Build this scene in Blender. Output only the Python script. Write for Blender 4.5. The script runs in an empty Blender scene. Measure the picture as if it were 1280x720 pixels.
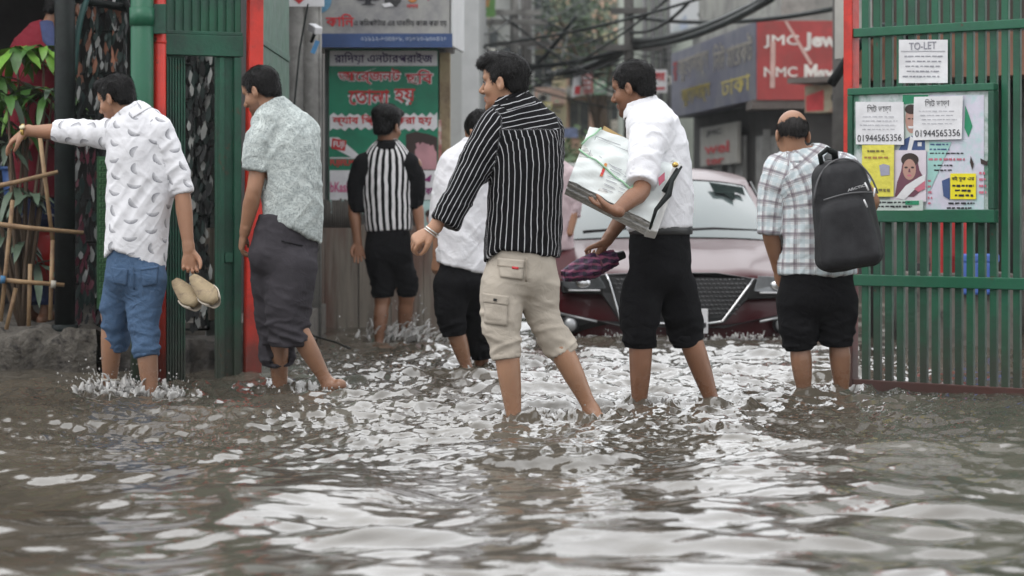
import bpy, math, random
import numpy as np
from mathutils import Vector, Matrix, Euler
random.seed(7); RNG = np.random.default_rng(7)
C = bpy.context.scene.collection
SC = bpy.context.scene
# ---------------------------------------------------------------- camera, sky, sun, exposure
F, CY, CZ = 2844.4, 258.0, 0.88          # focal length in photo pixels, horizon row, camera height over the water
cd = bpy.data.cameras.new('camera'); cam = bpy.data.objects.new('camera', cd); C.objects.link(cam)
cam.location = (0, 0, CZ); cam.rotation_euler = (math.radians(90), 0, 0)
cd.sensor_width = 36; cd.lens = 80; cd.shift_y = -102 / 1280; cd.clip_start = .1; cd.clip_end = 1000
cd.dof.use_dof = True; cd.dof.focus_distance = 9.7; cd.dof.aperture_fstop = 3.6
SC.camera = cam
world = bpy.data.worlds.new('World'); SC.world = world; world.use_nodes = True
wn = world.node_tree; wn.nodes.clear()
sky = wn.nodes.new('ShaderNodeTexSky'); sky.sky_type = 'NISHITA'; sky.sun_disc = False
sky.sun_elevation = math.radians(55); sky.sun_rotation = math.radians(218)
sky.air_density = 1.0; sky.dust_density = 2.0; sky.ozone_density = 1.0
hs = wn.nodes.new('ShaderNodeHueSaturation'); hs.inputs['Saturation'].default_value = .22
bg = wn.nodes.new('ShaderNodeBackground'); bg.inputs['Strength'].default_value = .13
wo = wn.nodes.new('ShaderNodeOutputWorld')
# an even overcast layer over the clear sky, mottled by noise
cm = wn.nodes.new('ShaderNodeMix'); cm.data_type = 'RGBA'; cm.inputs[0].default_value = .8
cl = wn.nodes.new('ShaderNodeValToRGB'); cn = wn.nodes.new('ShaderNodeTexNoise'); cn.inputs['Scale'].default_value = 2.2; cn.inputs['Detail'].default_value = 5
ctc = wn.nodes.new('ShaderNodeTexCoord'); wn.links.new(ctc.outputs['Generated'], cn.inputs['Vector']); wn.links.new(cn.outputs['Fac'], cl.inputs[0])
cl.color_ramp.elements[0].position = .3; cl.color_ramp.elements[0].color = (7.2, 7.4, 7.7, 1); cl.color_ramp.elements[1].position = .7; cl.color_ramp.elements[1].color = (10.6, 10.7, 10.8, 1)
wn.links.new(sky.outputs[0], hs.inputs['Color']); wn.links.new(hs.outputs[0], cm.inputs[6]); csx = wn.nodes.new('ShaderNodeSeparateXYZ'); wn.links.new(ctc.outputs['Generated'], csx.inputs[0])     # cloud thinner and brighter ahead, over the street
cmr = wn.nodes.new('ShaderNodeMapRange'); cmr.inputs['From Min'].default_value = -.6; cmr.inputs['From Max'].default_value = .7; cmr.inputs['To Min'].default_value = .72; cmr.inputs['To Max'].default_value = 1.45; wn.links.new(csx.outputs[1], cmr.inputs[0])
cvm = wn.nodes.new('ShaderNodeVectorMath'); cvm.operation = 'SCALE'; wn.links.new(cl.outputs[0], cvm.inputs[0]); wn.links.new(cmr.outputs[0], cvm.inputs['Scale']); wn.links.new(cvm.outputs[0], cm.inputs[7]); wn.links.new(cm.outputs[2], bg.inputs[0]); wn.links.new(bg.outputs[0], wo.inputs[0])
sd = bpy.data.lights.new('sun', 'SUN'); sd.energy = .6; sd.angle = math.radians(28); sd.color = (1, .97, .93)
so = bpy.data.objects.new('sun', sd); C.objects.link(so)
so.rotation_euler = (math.radians(32), 0, math.radians(-38))
SC.view_settings.view_transform = 'Standard'; SC.view_settings.look = 'None'
SC.view_settings.exposure = 0.72; SC.view_settings.gamma = 1
SC.view_settings.use_curve_mapping = False
SC.render.engine = 'CYCLES'
SC.cycles.use_denoising = True; SC.cycles.max_bounces = 6; SC.cycles.diffuse_bounces = 3; SC.cycles.glossy_bounces = 3
SC.cycles.transmission_bounces = 4; SC.cycles.caustics_reflective = False; SC.cycles.caustics_refractive = False

def W(px, py, d):
    return Vector(((px - 640) / F * d, d, CZ - (py - CY) / F * d))

# ---------------------------------------------------------------- node materials
class NT:
    def __init__(s, name):
        s.m = bpy.data.materials.new(name); s.m.use_nodes = True; s.t = s.m.node_tree
        s.b = s.t.nodes['Principled BSDF']
    def new(s, typ, **kw):
        n = s.t.nodes.new(typ)
        for k, v in kw.items(): setattr(n, k, v)
        return n
    def link(s, a, b): s.t.links.new(a, b)
    def put(s, sock, v):
        if hasattr(v, 'is_linked') or hasattr(v, 'links'): s.link(v, sock)
        else: sock.default_value = v
    def math(s, op, a, b=None, c=None, clamp=False):
        n = s.new('ShaderNodeMath', operation=op, use_clamp=clamp); s.put(n.inputs[0], a)
        if b is not None: s.put(n.inputs[1], b)
        if c is not None: s.put(n.inputs[2], c)
        return n.outputs[0]
    def mix(s, f, a, b, mode='MIX'):
        n = s.new('ShaderNodeMix', data_type='RGBA', blend_type=mode)
        s.put(n.inputs[0], f); s.put(n.inputs[6], col(a)); s.put(n.inputs[7], col(b)); return n.outputs[2]
    def coord(s, k='Object'): return s.new('ShaderNodeTexCoord').outputs[k]
    def scale(s, v, sc):
        n = s.new('ShaderNodeMapping'); s.link(v, n.inputs[0]); n.inputs['Scale'].default_value = sc; return n.outputs[0]
    def noise(s, sc=5., detail=4., v=None, rough=.55, dist=0., out='Fac'):
        n = s.new('ShaderNodeTexNoise'); s.link(v if v is not None else s.coord(), n.inputs['Vector'])
        n.inputs['Scale'].default_value = sc; n.inputs['Detail'].default_value = detail
        n.inputs['Roughness'].default_value = rough; n.inputs['Distortion'].default_value = dist
        return n.outputs[out]
    def ramp(s, f, stops):
        n = s.new('ShaderNodeValToRGB'); s.put(n.inputs[0], f); e = n.color_ramp.elements
        while len(e) < len(stops): e.new(.5)
        for i, (p, c) in enumerate(stops): e[i].position = p; e[i].color = col(c if not isinstance(c, (int, float)) else (c, c, c))
        return n.outputs[0]
    def bump(s, h, dist=.01, strength=.5):
        n = s.new('ShaderNodeBump'); s.put(n.inputs['Height'], h); n.inputs['Distance'].default_value = dist
        n.inputs['Strength'].default_value = strength; s.link(n.outputs[0], s.b.inputs['Normal'])
    def attr(s, name):
        return s.new('ShaderNodeAttribute', attribute_name=name)
    def sep(s, v):
        n = s.new('ShaderNodeSeparateXYZ'); s.link(v, n.inputs[0]); return n.outputs
    def base(s, c): s.put(s.b.inputs['Base Color'], col(c))
    def set(s, **kw):
        for k, v in kw.items(): s.put(s.b.inputs[k.replace('_', ' ')], v)
def col(c):
    if isinstance(c, (tuple, list)): return tuple(c) + (1,) if len(c) == 3 else tuple(c)
    return c
MC = {}
def mat(name, c, rough=.6, var=.25, sc=6., bump=0., bsc=40., spec=.5, metal=0., dirt=None, dsc=3., coat=0.):
    """plain procedural surface: colour varied by noise, optional dirt blotches and bump"""
    if name in MC: return MC[name]
    n = NT(name)
    f = n.noise(sc, 5)
    c2 = tuple(x * (1 - var) for x in c); c3 = tuple(min(1, x * (1 + var * .6)) for x in c)
    cc = n.ramp(f, [(.3, c2), (.7, c3)])
    if dirt is not None:
        g = n.ramp(n.noise(dsc, 7, rough=.7), [(.46, 0), (.64, 1)]); cc = n.mix(g, cc, dirt)
    n.base(cc)
    r = n.math('MULTIPLY_ADD', n.noise(sc * 2.3, 3), .3, rough - .15, clamp=True)
    n.set(Roughness=r, Metallic=metal, Specular_IOR_Level=spec, Coat_Weight=coat)
    if bump: n.bump(n.noise(bsc, 5), bump, .6)
    MC[name] = n.m; return n.m

# ---------------------------------------------------------------- objects and tags
def tag(o, label=None, cat=None, group=None, kind=None):
    if label: o['label'] = label
    if cat: o['category'] = cat
    if group: o['group'] = group
    if kind: o['kind'] = kind
    return o
def empty(name, loc, label, cat, group=None):
    o = bpy.data.objects.new(name, None); C.objects.link(o); o.location = loc; o.empty_display_size = .1
    return tag(o, label, cat, group)
def loc_of(p): return Vector(p.location) + (loc_of(p.parent) if p.parent else Vector((0, 0, 0)))

class MB:
    """collects shapes in world coordinates, then links them as ONE mesh object"""
    def __init__(s): s.v = []; s.f = []; s.mi = []; s.n = 0
    def add(s, V, Fs, mi=0):
        s.v.append(np.asarray([tuple(q) for q in V], float).reshape(-1, 3)); s.f += [tuple(i + s.n for i in f) for f in Fs]; s.mi += [mi] * len(Fs); s.n += len(V)
        return s
    def hexa(s, p, mi=0):   # 8 points: bottom ring 0-3, top ring 4-7
        return s.add(p, [(0, 3, 2, 1), (4, 5, 6, 7), (0, 1, 5, 4), (1, 2, 6, 5), (2, 3, 7, 6), (3, 0, 4, 7)], mi)
    def box(s, c, sz, R=None, mi=0):
        c = Vector(c); h = Vector(sz) / 2; R = R or Matrix.Identity(3); P = []
        for z in (-1, 1):
            for x, y in ((-1, -1), (1, -1), (1, 1), (-1, 1)): P.append(c + R @ Vector((x * h.x, y * h.y, z * h.z)))
        return s.hexa(P, mi)
    def tube(s, pts, r, n=10, cap=True, mi=0, flat=1.):
        pts = [Vector(p) for p in pts]; rs = r if isinstance(r, (list, tuple)) else [r] * len(pts); V = []; Fs = []
        up = Vector((0, 0, 1)); prev = None
        for i, p in enumerate(pts):
            t = (pts[min(i + 1, len(pts) - 1)] - pts[max(i - 1, 0)]).normalized()
            if prev is None:
                a = t.cross(up) if abs(t.z) < .95 else t.cross(Vector((0, 1, 0)))
            else: a = prev - t * prev.dot(t)
            a.normalize(); prev = a; b = t.cross(a)
            for k in range(n):
                q = 2 * math.pi * k / n; V.append(p + (a * math.cos(q) + b * math.sin(q) * flat) * rs[i])
        for i in range(len(pts) - 1):
            for k in range(n): Fs.append((i * n + k, i * n + (k + 1) % n, (i + 1) * n + (k + 1) % n, (i + 1) * n + k))
        if cap: Fs += [tuple(range(n - 1, -1, -1)), tuple(range((len(pts) - 1) * n, len(pts) * n))]
        return s.add(V, Fs, mi)
    def prism(s, P, t, mi=0):   # polygon of 3-d points pushed along vector t
        n = len(P); t = Vector(t); V = [Vector(p) for p in P] + [Vector(p) + t for p in P]
        return s.add(V, [tuple(range(n)), tuple(range(2 * n - 1, n - 1, -1))] + [(i, i + n, (i + 1) % n + n, (i + 1) % n) for i in range(n)], mi)
    def ball(s, c, r, n=10, m=7, R=None, mi=0):
        r = Vector(r) if hasattr(r, '__len__') else Vector((r, r, r)); c = Vector(c); R = R or Matrix.Identity(3); V = []; Fs = []
        for j in range(m + 1):
            th = math.pi * (j + .02) / (m + .04)
            for k in range(n):
                a = 2 * math.pi * k / n; V.append(c + R @ Vector((r.x * math.sin(th) * math.cos(a), r.y * math.sin(th) * math.sin(a), r.z * math.cos(th))))
        for j in range(m):
            for k in range(n): Fs.append((j * n + k, (j + 1) * n + k, (j + 1) * n + (k + 1) % n, j * n + (k + 1) % n))
        return s.add(V, Fs, mi)
    def build(s, name, mats, parent=None, smooth=False, bevel=0., loc=None):
        org = loc_of(parent) if parent else Vector(loc if loc is not None else (0, 0, 0))
        if name == 'print' and 1 < len(s.f) <= 8 and len({i for f in s.f for i in f}) == sum(len(f) for f in s.f):
            V = np.concatenate(s.v)
            for f, m in zip(s.f, s.mi): q = MB(); q.add([V[i] for i in f], [tuple(range(len(f)))]); o = q.build('print', mats[m] if isinstance(mats, list) else mats, parent, smooth)
            return o
        if name == 'print' and isinstance(mats, list) and len(set(s.mi)) > 1:      # every colour of printing is a part of its own
            for k in sorted(set(s.mi)):
                fs = [f for f, m in zip(s.f, s.mi) if m == k]; used = sorted({i for f in fs for i in f}); re_ = {i: j for j, i in enumerate(used)}; q = MB(); V = np.concatenate(s.v)
                q.add([V[i] for i in used], [tuple(re_[i] for i in f) for f in fs]); q.mi = [0] * len(q.f); o = q.build('print', mats[k], parent, smooth)
            return o
        me = bpy.data.meshes.new(name); V = np.concatenate(s.v) - np.array(org)
        me.from_pydata([tuple(q) for q in V], [], s.f)
        for m in (mats if isinstance(mats, (list, tuple)) else [mats]): me.materials.append(m)
        me.polygons.foreach_set('material_index', s.mi)
        if smooth: me.polygons.foreach_set('use_smooth', [True] * len(s.f))
        me.update(); o = bpy.data.objects.new(name, me); C.objects.link(o)
        if parent: o.parent = parent
        elif loc is not None: o.location = loc
        if bevel:
            b = o.modifiers.new('bevel', 'BEVEL'); b.width = bevel; b.segments = 2; b.limit_method = 'ANGLE'
        return o

class Plane:
    """vertical plane through two (pixel column, distance) pairs"""
    def __init__(s, pa, da, pb, db):
        s.a = Vector(((pa - 640) / F * da, da)); s.b = Vector(((pb - 640) / F * db, db)); t = (s.b - s.a).normalized()
        s.u = Vector((t.x, t.y, 0)); s.n = Vector((t.y, -t.x, 0))       # n faces the camera side
        if s.n.y > 0: s.n = -s.n
        s.R = Matrix((s.u, -s.n, Vector((0, 0, 1)))).transposed()
    def d(s, px):
        k = (px - 640) / F; t = s.u; return (s.a.x * t.y - s.a.y * t.x) / (k * t.y - t.x)
    def at(s, px, py, off=0.):
        return W(px, py, s.d(px)) + s.n * off
    def xy(s, px, z, off=0.):
        p = s.at(px, 258, off); p.z = z; return p
    def z(s, px, py): return s.at(px, py).z
    def slab(s, mb, x0, y0, x1, y1, t=.03, off=0., mi=0, ref=None):
        """box from pixel x0..x1, rows y0..y1 read at column ref, front face at off"""
        r = ref if ref is not None else (x0 + x1) / 2
        z1, z0 = s.z(r, y0), s.z(r, y1); P = []
        for z in (z0, z1):
            for x, o in ((x0, off), (x1, off), (x1, off - t), (x0, off - t)): P.append(s.xy(x, z, o))
        return mb.hexa(P, mi)
    def zslab(s, mb, x0, x1, z0, z1, t=.03, off=0., mi=0):
        P = []
        for z in (z0, z1):
            for x, o in ((x0, off), (x1, off), (x1, off - t), (x0, off - t)): P.append(s.xy(x, z, o))
        return mb.hexa(P, mi)

def text_mesh(body, bold=0., extr=.0):
    c = bpy.data.curves.new('t', 'FONT'); c.body = body; c.size = 1; c.resolution_u = 3
    if bold > 0: c.bevel_depth = bold; c.bevel_resolution = 1
    o = bpy.data.objects.new('t', c); C.objects.link(o); bpy.context.view_layer.update()
    me = bpy.data.meshes.new_from_object(o.evaluated_get(bpy.context.evaluated_depsgraph_get()))
    bpy.data.objects.remove(o); bpy.data.curves.remove(c)
    V = np.zeros(len(me.vertices) * 3); me.vertices.foreach_get('co', V); V = V.reshape(-1, 3)
    Fs = [tuple(p.vertices) for p in me.polygons]; bpy.data.meshes.remove(me); return V, Fs
def text(mb, body, pl, x0, y0, x1, y1, off, bold=0., mi=0, ref=None):
    """lettering filling the pixel box on a plane, off metres proud of it"""
    V, Fs = text_mesh(body, bold)
    if not len(V): return
    lo, hi = V.min(0) + max(0, bold), V.max(0) - max(0, bold); A = pl.at(x0, 258, off); B = pl.at(x1, 258, off); r = ref if ref is not None else (x0 + x1) / 2
    z1, z0 = pl.z(r, y0), pl.z(r, y1); P = []
    for v in V:
        t = (v[0] - lo[0]) / (hi[0] - lo[0]); q = A + (B - A) * t + pl.n * float(v[2]) * .02; q.z = z0 + (z1 - z0) * (v[1] - lo[1]) / (hi[1] - lo[1]); P.append(q)
    mb.add(P, Fs, mi)

# ---------------------------------------------------------------- implicit surfaces (bodies, clothes, hair)
def vnoise(p):
    i = np.floor(p); f = p - i; f = f * f * (3 - 2 * f); r = 0
    for a in (0, 1):
        for b in (0, 1):
            for c in (0, 1):
                q = i + np.array((a, b, c)); h = np.sin(q @ np.array((12.9898, 78.233, 37.719))) * 43758.5453
                h = (h - np.floor(h)) * 2 - 1
                r = r + h * (f[:, 0] if a else 1 - f[:, 0]) * (f[:, 1] if b else 1 - f[:, 1]) * (f[:, 2] if c else 1 - f[:, 2])
    return r
def unit(v): v = np.asarray(v, float); return v / max(np.linalg.norm(v), 1e-9)
def catmull(P, n):
    P = np.asarray(P, float)
    if len(P) < 3 or n < 2:
        return P if n < 2 else np.array([P[0] + (P[1] - P[0]) * i / n for i in range(n + 1)])
    Q = np.vstack([2 * P[0] - P[1], P, 2 * P[-1] - P[-2]]); out = []
    for i in range(1, len(Q) - 2):
        for k in range(n):
            t = k / n; a, b, c, d = Q[i - 1:i + 3]
            out.append(.5 * (2 * b + (c - a) * t + (2 * a - 5 * b + 4 * c - d) * t * t + (3 * b - a - 3 * c + d) * t ** 3))
    out.append(P[-1]); return np.array(out)
class Tube:
    def __init__(s, P, r, side=(1, 0, 0), n=3):
        r = [(q, q) if np.isscalar(q) else q for q in r]
        X = catmull(np.hstack([np.asarray(P, float), np.asarray(r, float)]), n)
        s.P = X[:, :3]; s.r = np.maximum(X[:, 3:], .002); s.side = unit(side)
        s.L = np.concatenate([[0], np.cumsum(np.linalg.norm(np.diff(s.P, axis=0), axis=1))])
class Field:
    def __init__(s, lo, hi, hc, hf=None, fine=((), (), ())):
        s.ax = []
        for k in range(3):
            p = lo[k]; a = [p]
            while p < hi[k]:
                p += hf if (hf and any(u <= p <= v for u, v in fine[k])) else hc
                a.append(p)
            s.ax.append(np.array(a, np.float32))
        s.h = hc; s.f = np.full([len(a) for a in s.ax], .3, np.float32)
    def sub(s, lo, hi):
        sl = []
        for k in range(3):
            i = np.searchsorted(s.ax[k], lo[k]); j = np.searchsorted(s.ax[k], hi[k])
            if j - i < 1: return None, None
            sl.append(slice(i, j))
        return tuple(sl), [s.ax[k][sl[k]].reshape([-1 if m == k else 1 for m in range(3)]) for k in range(3)]
    def comb(s, sl, d, k, op):
        a = s.f[sl]
        if op == 'cut':
            d = -d
            if k > 0:
                h = np.maximum(k - np.abs(a - d), 0) / k; s.f[sl] = np.maximum(a, d) + h * h * k / 4
            else: s.f[sl] = np.maximum(a, d)
        elif k > 0:
            h = np.maximum(k - np.abs(a - d), 0) / k; s.f[sl] = np.minimum(a, d) - h * h * k / 4
        else: s.f[sl] = np.minimum(a, d)
    def tube(s, T, k=.02, op='add', grow=0.):
        """segments of one tube join by a hard minimum, the whole tube blends with what is there"""
        m = max(k, 2.6 * s.h); n = len(T.P) - 1; rm = T.r.max() + grow + m + 1e-3
        SL, X0 = s.sub((T.P - rm).min(0), (T.P + rm).max(0))
        if SL is None: return s
        tmp = np.full(s.f[SL].shape, .3, np.float32)
        for i in range(n):
            a, b = T.P[i], T.P[i + 1]; ra, rb = T.r[i] + grow, T.r[i + 1] + grow; R = max(ra.max(), rb.max()) + m
            sl, X = s.sub(np.minimum(a, b) - R, np.maximum(a, b) + R)
            if sl is None: continue
            ab = b - a; L = max(np.linalg.norm(ab), 1e-6); t = ab / L
            sd = T.side - t * (T.side @ t); sd = unit(sd); f = np.cross(t, sd)
            q = [X[j] - a[j] for j in range(3)]
            w = q[0] * t[0] + q[1] * t[1] + q[2] * t[2]; c = np.clip(w / L, 0, 1)
            ru = ra[0] + (rb[0] - ra[0]) * c; rv = ra[1] + (rb[1] - ra[1]) * c; e = w - c * L
            u = q[0] * sd[0] + q[1] * sd[1] + q[2] * sd[2]; v = q[0] * f[0] + q[1] * f[1] + q[2] * f[2]
            mn = np.minimum(ru, rv)
            d = (np.sqrt((u / ru) ** 2 + (v / rv) ** 2 + (e / mn) ** 2) - 1) * mn
            ls = tuple(slice(sl[j].start - SL[j].start, sl[j].stop - SL[j].start) for j in range(3))
            tmp[ls] = np.minimum(tmp[ls], d.astype(np.float32))
        s.comb(SL, tmp, k, op)
        return s
    def ell(s, c, r, M=None, k=.01, op='add'):
        c = np.asarray(c, float); r = np.asarray(r, float); M = np.eye(3) if M is None else M
        R = r.max() + max(k, 2.6 * s.h)
        sl, X = s.sub(c - R, c + R)
        if sl is None: return s
        q = [X[j] - c[j] for j in range(3)]
        l = [(q[0] * M[0, j] + q[1] * M[1, j] + q[2] * M[2, j]) / r[j] for j in range(3)]
        g = np.sqrt(l[0] ** 2 + l[1] ** 2 + l[2] ** 2)
        g2 = np.sqrt((l[0] / r[0]) ** 2 + (l[1] / r[1]) ** 2 + (l[2] / r[2]) ** 2)
        d = g * (g - 1) / np.maximum(g2, 1e-6)
        s.comb(sl, d.astype(np.float32), k, op); return s
    def opening(s, e, t, R, wall=.012, deep=.05, lat_max=None):
        """cut flat at point e with outward direction t and hollow the end"""
        e = np.asarray(e, float); t = unit(t); sl, X = s.sub(e - R - .02, e + R + .02)
        if sl is None: return
        q = [X[j] - e[j] for j in range(3)]; al = q[0] * t[0] + q[1] * t[1] + q[2] * t[2]
        rr = np.sqrt(q[0] ** 2 + q[1] ** 2 + q[2] ** 2); lat = np.sqrt(np.maximum(rr * rr - al * al, 0)); near = (rr < R) & (lat < (lat_max or R))
        f = s.f[sl]; f = np.where(near, np.maximum(f, al), f)
        f = np.where(near & (al > -deep), np.maximum(f, -(f + wall)), f); s.f[sl] = f
    def mesh(s):
        f = s.f; ins = f < 0; n = f.shape
        cnt = np.zeros([k - 1 for k in n], np.uint8); cr = [(a, b, c) for a in (0, 1) for b in (0, 1) for c in (0, 1)]
        for a, b, c in cr: cnt += ins[a:n[0] - 1 + a, b:n[1] - 1 + b, c:n[2] - 1 + c]
        act = (cnt > 0) & (cnt < 8); I = np.argwhere(act); N = len(I)
        ids = np.full(act.shape, -1, np.int32); ids[act] = np.arange(N)
        val = np.stack([f[I[:, 0] + a, I[:, 1] + b, I[:, 2] + c] for a, b, c in cr], 1); val = np.where(val == 0, 1e-9, val)
        pos = [np.stack([s.ax[k][I[:, k] + c[k]] for c in cr], 1) for k in range(3)]
        acc = np.zeros((N, 3)); w = np.zeros(N)
        for i in range(8):
            for j in range(i + 1, 8):
                if sum(abs(cr[i][k] - cr[j][k]) for k in range(3)) != 1: continue
                m = (val[:, i] < 0) != (val[:, j] < 0); t = np.where(m, val[:, i] / np.where(m, val[:, i] - val[:, j], 1), 0)
                for k in range(3): acc[:, k] += np.where(m, pos[k][:, i] + t * (pos[k][:, j] - pos[k][:, i]), 0)
                w += m
        V = acc / w[:, None]; Q = []
        for ax in range(3):
            o = [k for k in range(3) if k != ax]
            a = np.take(ins, range(n[ax] - 1), ax); b = np.take(ins, range(1, n[ax]), ax); E = np.argwhere(a != b)
            E = E[(E[:, o[0]] > 0) & (E[:, o[1]] > 0) & (E[:, o[0]] < n[o[0]] - 1) & (E[:, o[1]] < n[o[1]] - 1)]
            qs = []
            for da, db in ((-1, -1), (0, -1), (0, 0), (-1, 0)):
                J = E.copy(); J[:, o[0]] += da; J[:, o[1]] += db; qs.append(ids[J[:, 0], J[:, 1], J[:, 2]])
            q = np.stack(qs, 1); fl = a[E[:, 0], E[:, 1], E[:, 2]]
            if ax == 1: fl = ~fl
            q[~fl] = q[~fl][:, ::-1]; Q.append(q)
        return V, np.concatenate(Q)
def vnormals(V, Q):
    n = np.cross(V[Q[:, 2]] - V[Q[:, 0]], V[Q[:, 3]] - V[Q[:, 1]]); N = np.zeros_like(V)
    for k in range(4): np.add.at(N, Q[:, k], n)
    return N / np.maximum(np.linalg.norm(N, axis=1), 1e-12)[:, None]
def np_mesh(name, V, Q, mats, parent=None, loc=None, attrs=None, smooth=True, mi=None):
    me = bpy.data.meshes.new(name); k = Q.shape[1]
    me.vertices.add(len(V)); me.vertices.foreach_set('co', np.ascontiguousarray(V, np.float32).ravel())
    me.loops.add(Q.size); me.loops.foreach_set('vertex_index', np.ascontiguousarray(Q, np.int32).ravel())
    me.polygons.add(len(Q)); me.polygons.foreach_set('loop_start', np.arange(0, Q.size, k, dtype=np.int32))
    for m in (mats if isinstance(mats, (list, tuple)) else [mats]): me.materials.append(m)
    if mi is not None: me.polygons.foreach_set('material_index', np.asarray(mi, np.int32))
    me.update(calc_edges=True)
    if smooth: me.polygons.foreach_set('use_smooth', np.ones(len(Q), bool))
    for an, A in (attrs or {}).items():
        if A.shape[1] == 4:
            t = me.attributes.new(an, 'FLOAT_COLOR', 'POINT'); t.data.foreach_set('color', np.ascontiguousarray(A, np.float32).ravel())
        else:
            t = me.attributes.new(an, 'FLOAT_VECTOR', 'POINT'); t.data.foreach_set('vector', np.ascontiguousarray(A, np.float32).ravel())
    o = bpy.data.objects.new(name, me); C.objects.link(o)
    if parent: o.parent = parent
    if loc is not None: o.location = loc
    return o
def tube_coords(V, tubes):
    """for every vertex: nearest tube, arc round it (metres), length along it (metres)"""
    best = np.full(len(V), 1e9); out = np.zeros((len(V), 3))
    for ti, T in enumerate(tubes):
        for i in range(len(T.P) - 1):
            a, b = T.P[i], T.P[i + 1]; ab = b - a; L = max(np.linalg.norm(ab), 1e-6); t = ab / L
            sd = unit(T.side - t * (T.side @ t)); f = np.cross(t, sd); q = V - a
            w = q @ t; c = np.clip(w / L, 0, 1); r = T.r[i] + (T.r[i + 1] - T.r[i]) * c[:, None]
            u = q @ sd; v = q @ f; e = w - c * L
            d = np.abs((np.sqrt((u / r[:, 0]) ** 2 + (v / r[:, 1]) ** 2 + (e / r.min(1)) ** 2) - 1) * r.min(1)); m = d < best
            best[m] = d[m]; th = np.arctan2(u / r[:, 0], v / r[:, 1])
            rm = .5 * (T.r[:, 0].mean() + T.r[:, 1].mean()) * 1.05
            out[m] = np.stack([th * rm, T.L[i] + w, np.full(len(V), ti)], 1)[m]
    return out
# ---------------------------------------------------------------- people
def rotm(yaw, pitch, roll):
    y, p, r = (math.radians(q) for q in (yaw, pitch, roll))
    return np.array(Matrix.Rotation(y, 3, 'Z') @ Matrix.Rotation(-p, 3, 'X') @ Matrix.Rotation(r, 3, 'Y'))
def skin_mat(name, c):
    if name in MC: return MC[name]
    n = NT(name); v = n.noise(30, 4); v2 = n.noise(7, 3)
    cc = n.mix(n.math('MULTIPLY', v, .5), c, tuple(x * .72 for x in c)); cc = n.mix(n.ramp(v2, [(.4, 0), (.75, .35)]), cc, (c[0] * 1.05, c[1] * .9, c[2] * .85))
    cc = n.mix(1., cc, n.attr('tint').outputs['Color'], 'MULTIPLY'); n.base(cc)
    n.set(Roughness=n.math('MULTIPLY_ADD', n.attr('tint').outputs['Alpha'], .28, n.math('MULTIPLY_ADD', v, .2, .10)), Specular_IOR_Level=.45, Subsurface_Weight=.06, Subsurface_Scale=.01); n.b.inputs['Subsurface Radius'].default_value = (1, .35, .2)
    n.bump(n.noise(160, 3), .004, .35); MC[name] = n.m; return n.m
def hair_mat(name, c=(.0065, .006, .006)):
    if name in MC: return MC[name]
    n = NT(name); v = n.noise(90, 4, n.scale(n.coord(), (1, 1, .25)))
    n.base(n.ramp(v, [(.35, tuple(x * .5 for x in c)), (.75, tuple(x * 2.0 for x in c))])); n.set(Roughness=.46, Specular_IOR_Level=.16)
    n.bump(v, .008, .8); MC[name] = n.m; return n.m
def cloth_finish(n, c, bsc=15., bd=.005, rough=.85):
    """weave shade, small creases"""
    o = n.coord(); v = n.noise(9, 5, o, .6); cc = n.mix(n.ramp(v, [(.3, .35), (.7, 0)]), c, n.mix(1., c, (.62, .62, .64), 'MULTIPLY'))
    n.base(cc); n.set(Roughness=rough, Specular_IOR_Level=.12)
    h = n.math('MULTIPLY_ADD', n.noise(bsc, 3, o, .5, 1.5), 1., n.math('MULTIPLY', n.noise(bsc * 12, 2, o), .10)); n.bump(h, bd, .8)
    MC[n.m.name] = n.m; return n.m
def plain_cloth(name, c, rough=.85, bd=.006):
    return MC.get(name) or cloth_finish(NT(name), c, bd=bd, rough=rough)
def stripe_cloth(name, dark, light, per, width, fade=.25):
    if name in MC: return MC[name]
    n = NT(name); s = n.sep(n.attr('cuv').outputs['Vector']); wob = n.math('MULTIPLY', n.math('SUBTRACT', n.noise(6, 2), .5), per * .5)
    x = n.math('FRACT', n.math('DIVIDE', n.math('ADD', s[0], wob), per)); m = n.math('LESS_THAN', x, width)
    m = n.math('MULTIPLY', m, n.math('MULTIPLY_ADD', n.noise(220, 2), fade, 1 - fade * .6))
    return cloth_finish(n, n.mix(m, dark, light))
def plaid_cloth(name):
    n = NT(name); s = n.sep(n.attr('cuv').outputs['Vector']); c = (.74, .77, .78)
    def band(x, per, a, b):
        f = n.math('FRACT', n.math('DIVIDE', x, per)); return n.math('MULTIPLY', n.math('GREATER_THAN', f, a), n.math('LESS_THAN', f, b))
    cc = c
    for x, per in ((s[0], .062), (s[1], .070)):
        cc = n.mix(n.math('MULTIPLY', band(x, per, .05, .34), .55), cc, (.20, .155, .17))
        cc = n.mix(n.math('MULTIPLY', band(x, per, .12, .20), .45), cc, (.12, .10, .14))
        cc = n.mix(n.math('MULTIPLY', band(x, per, .52, .82), .40), cc, (.45, .56, .60))
        cc = n.mix(n.math('MULTIPLY', band(x, per, .40, .44), .35), cc, (.35, .28, .30))
    return cloth_finish(n, cc)
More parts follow.
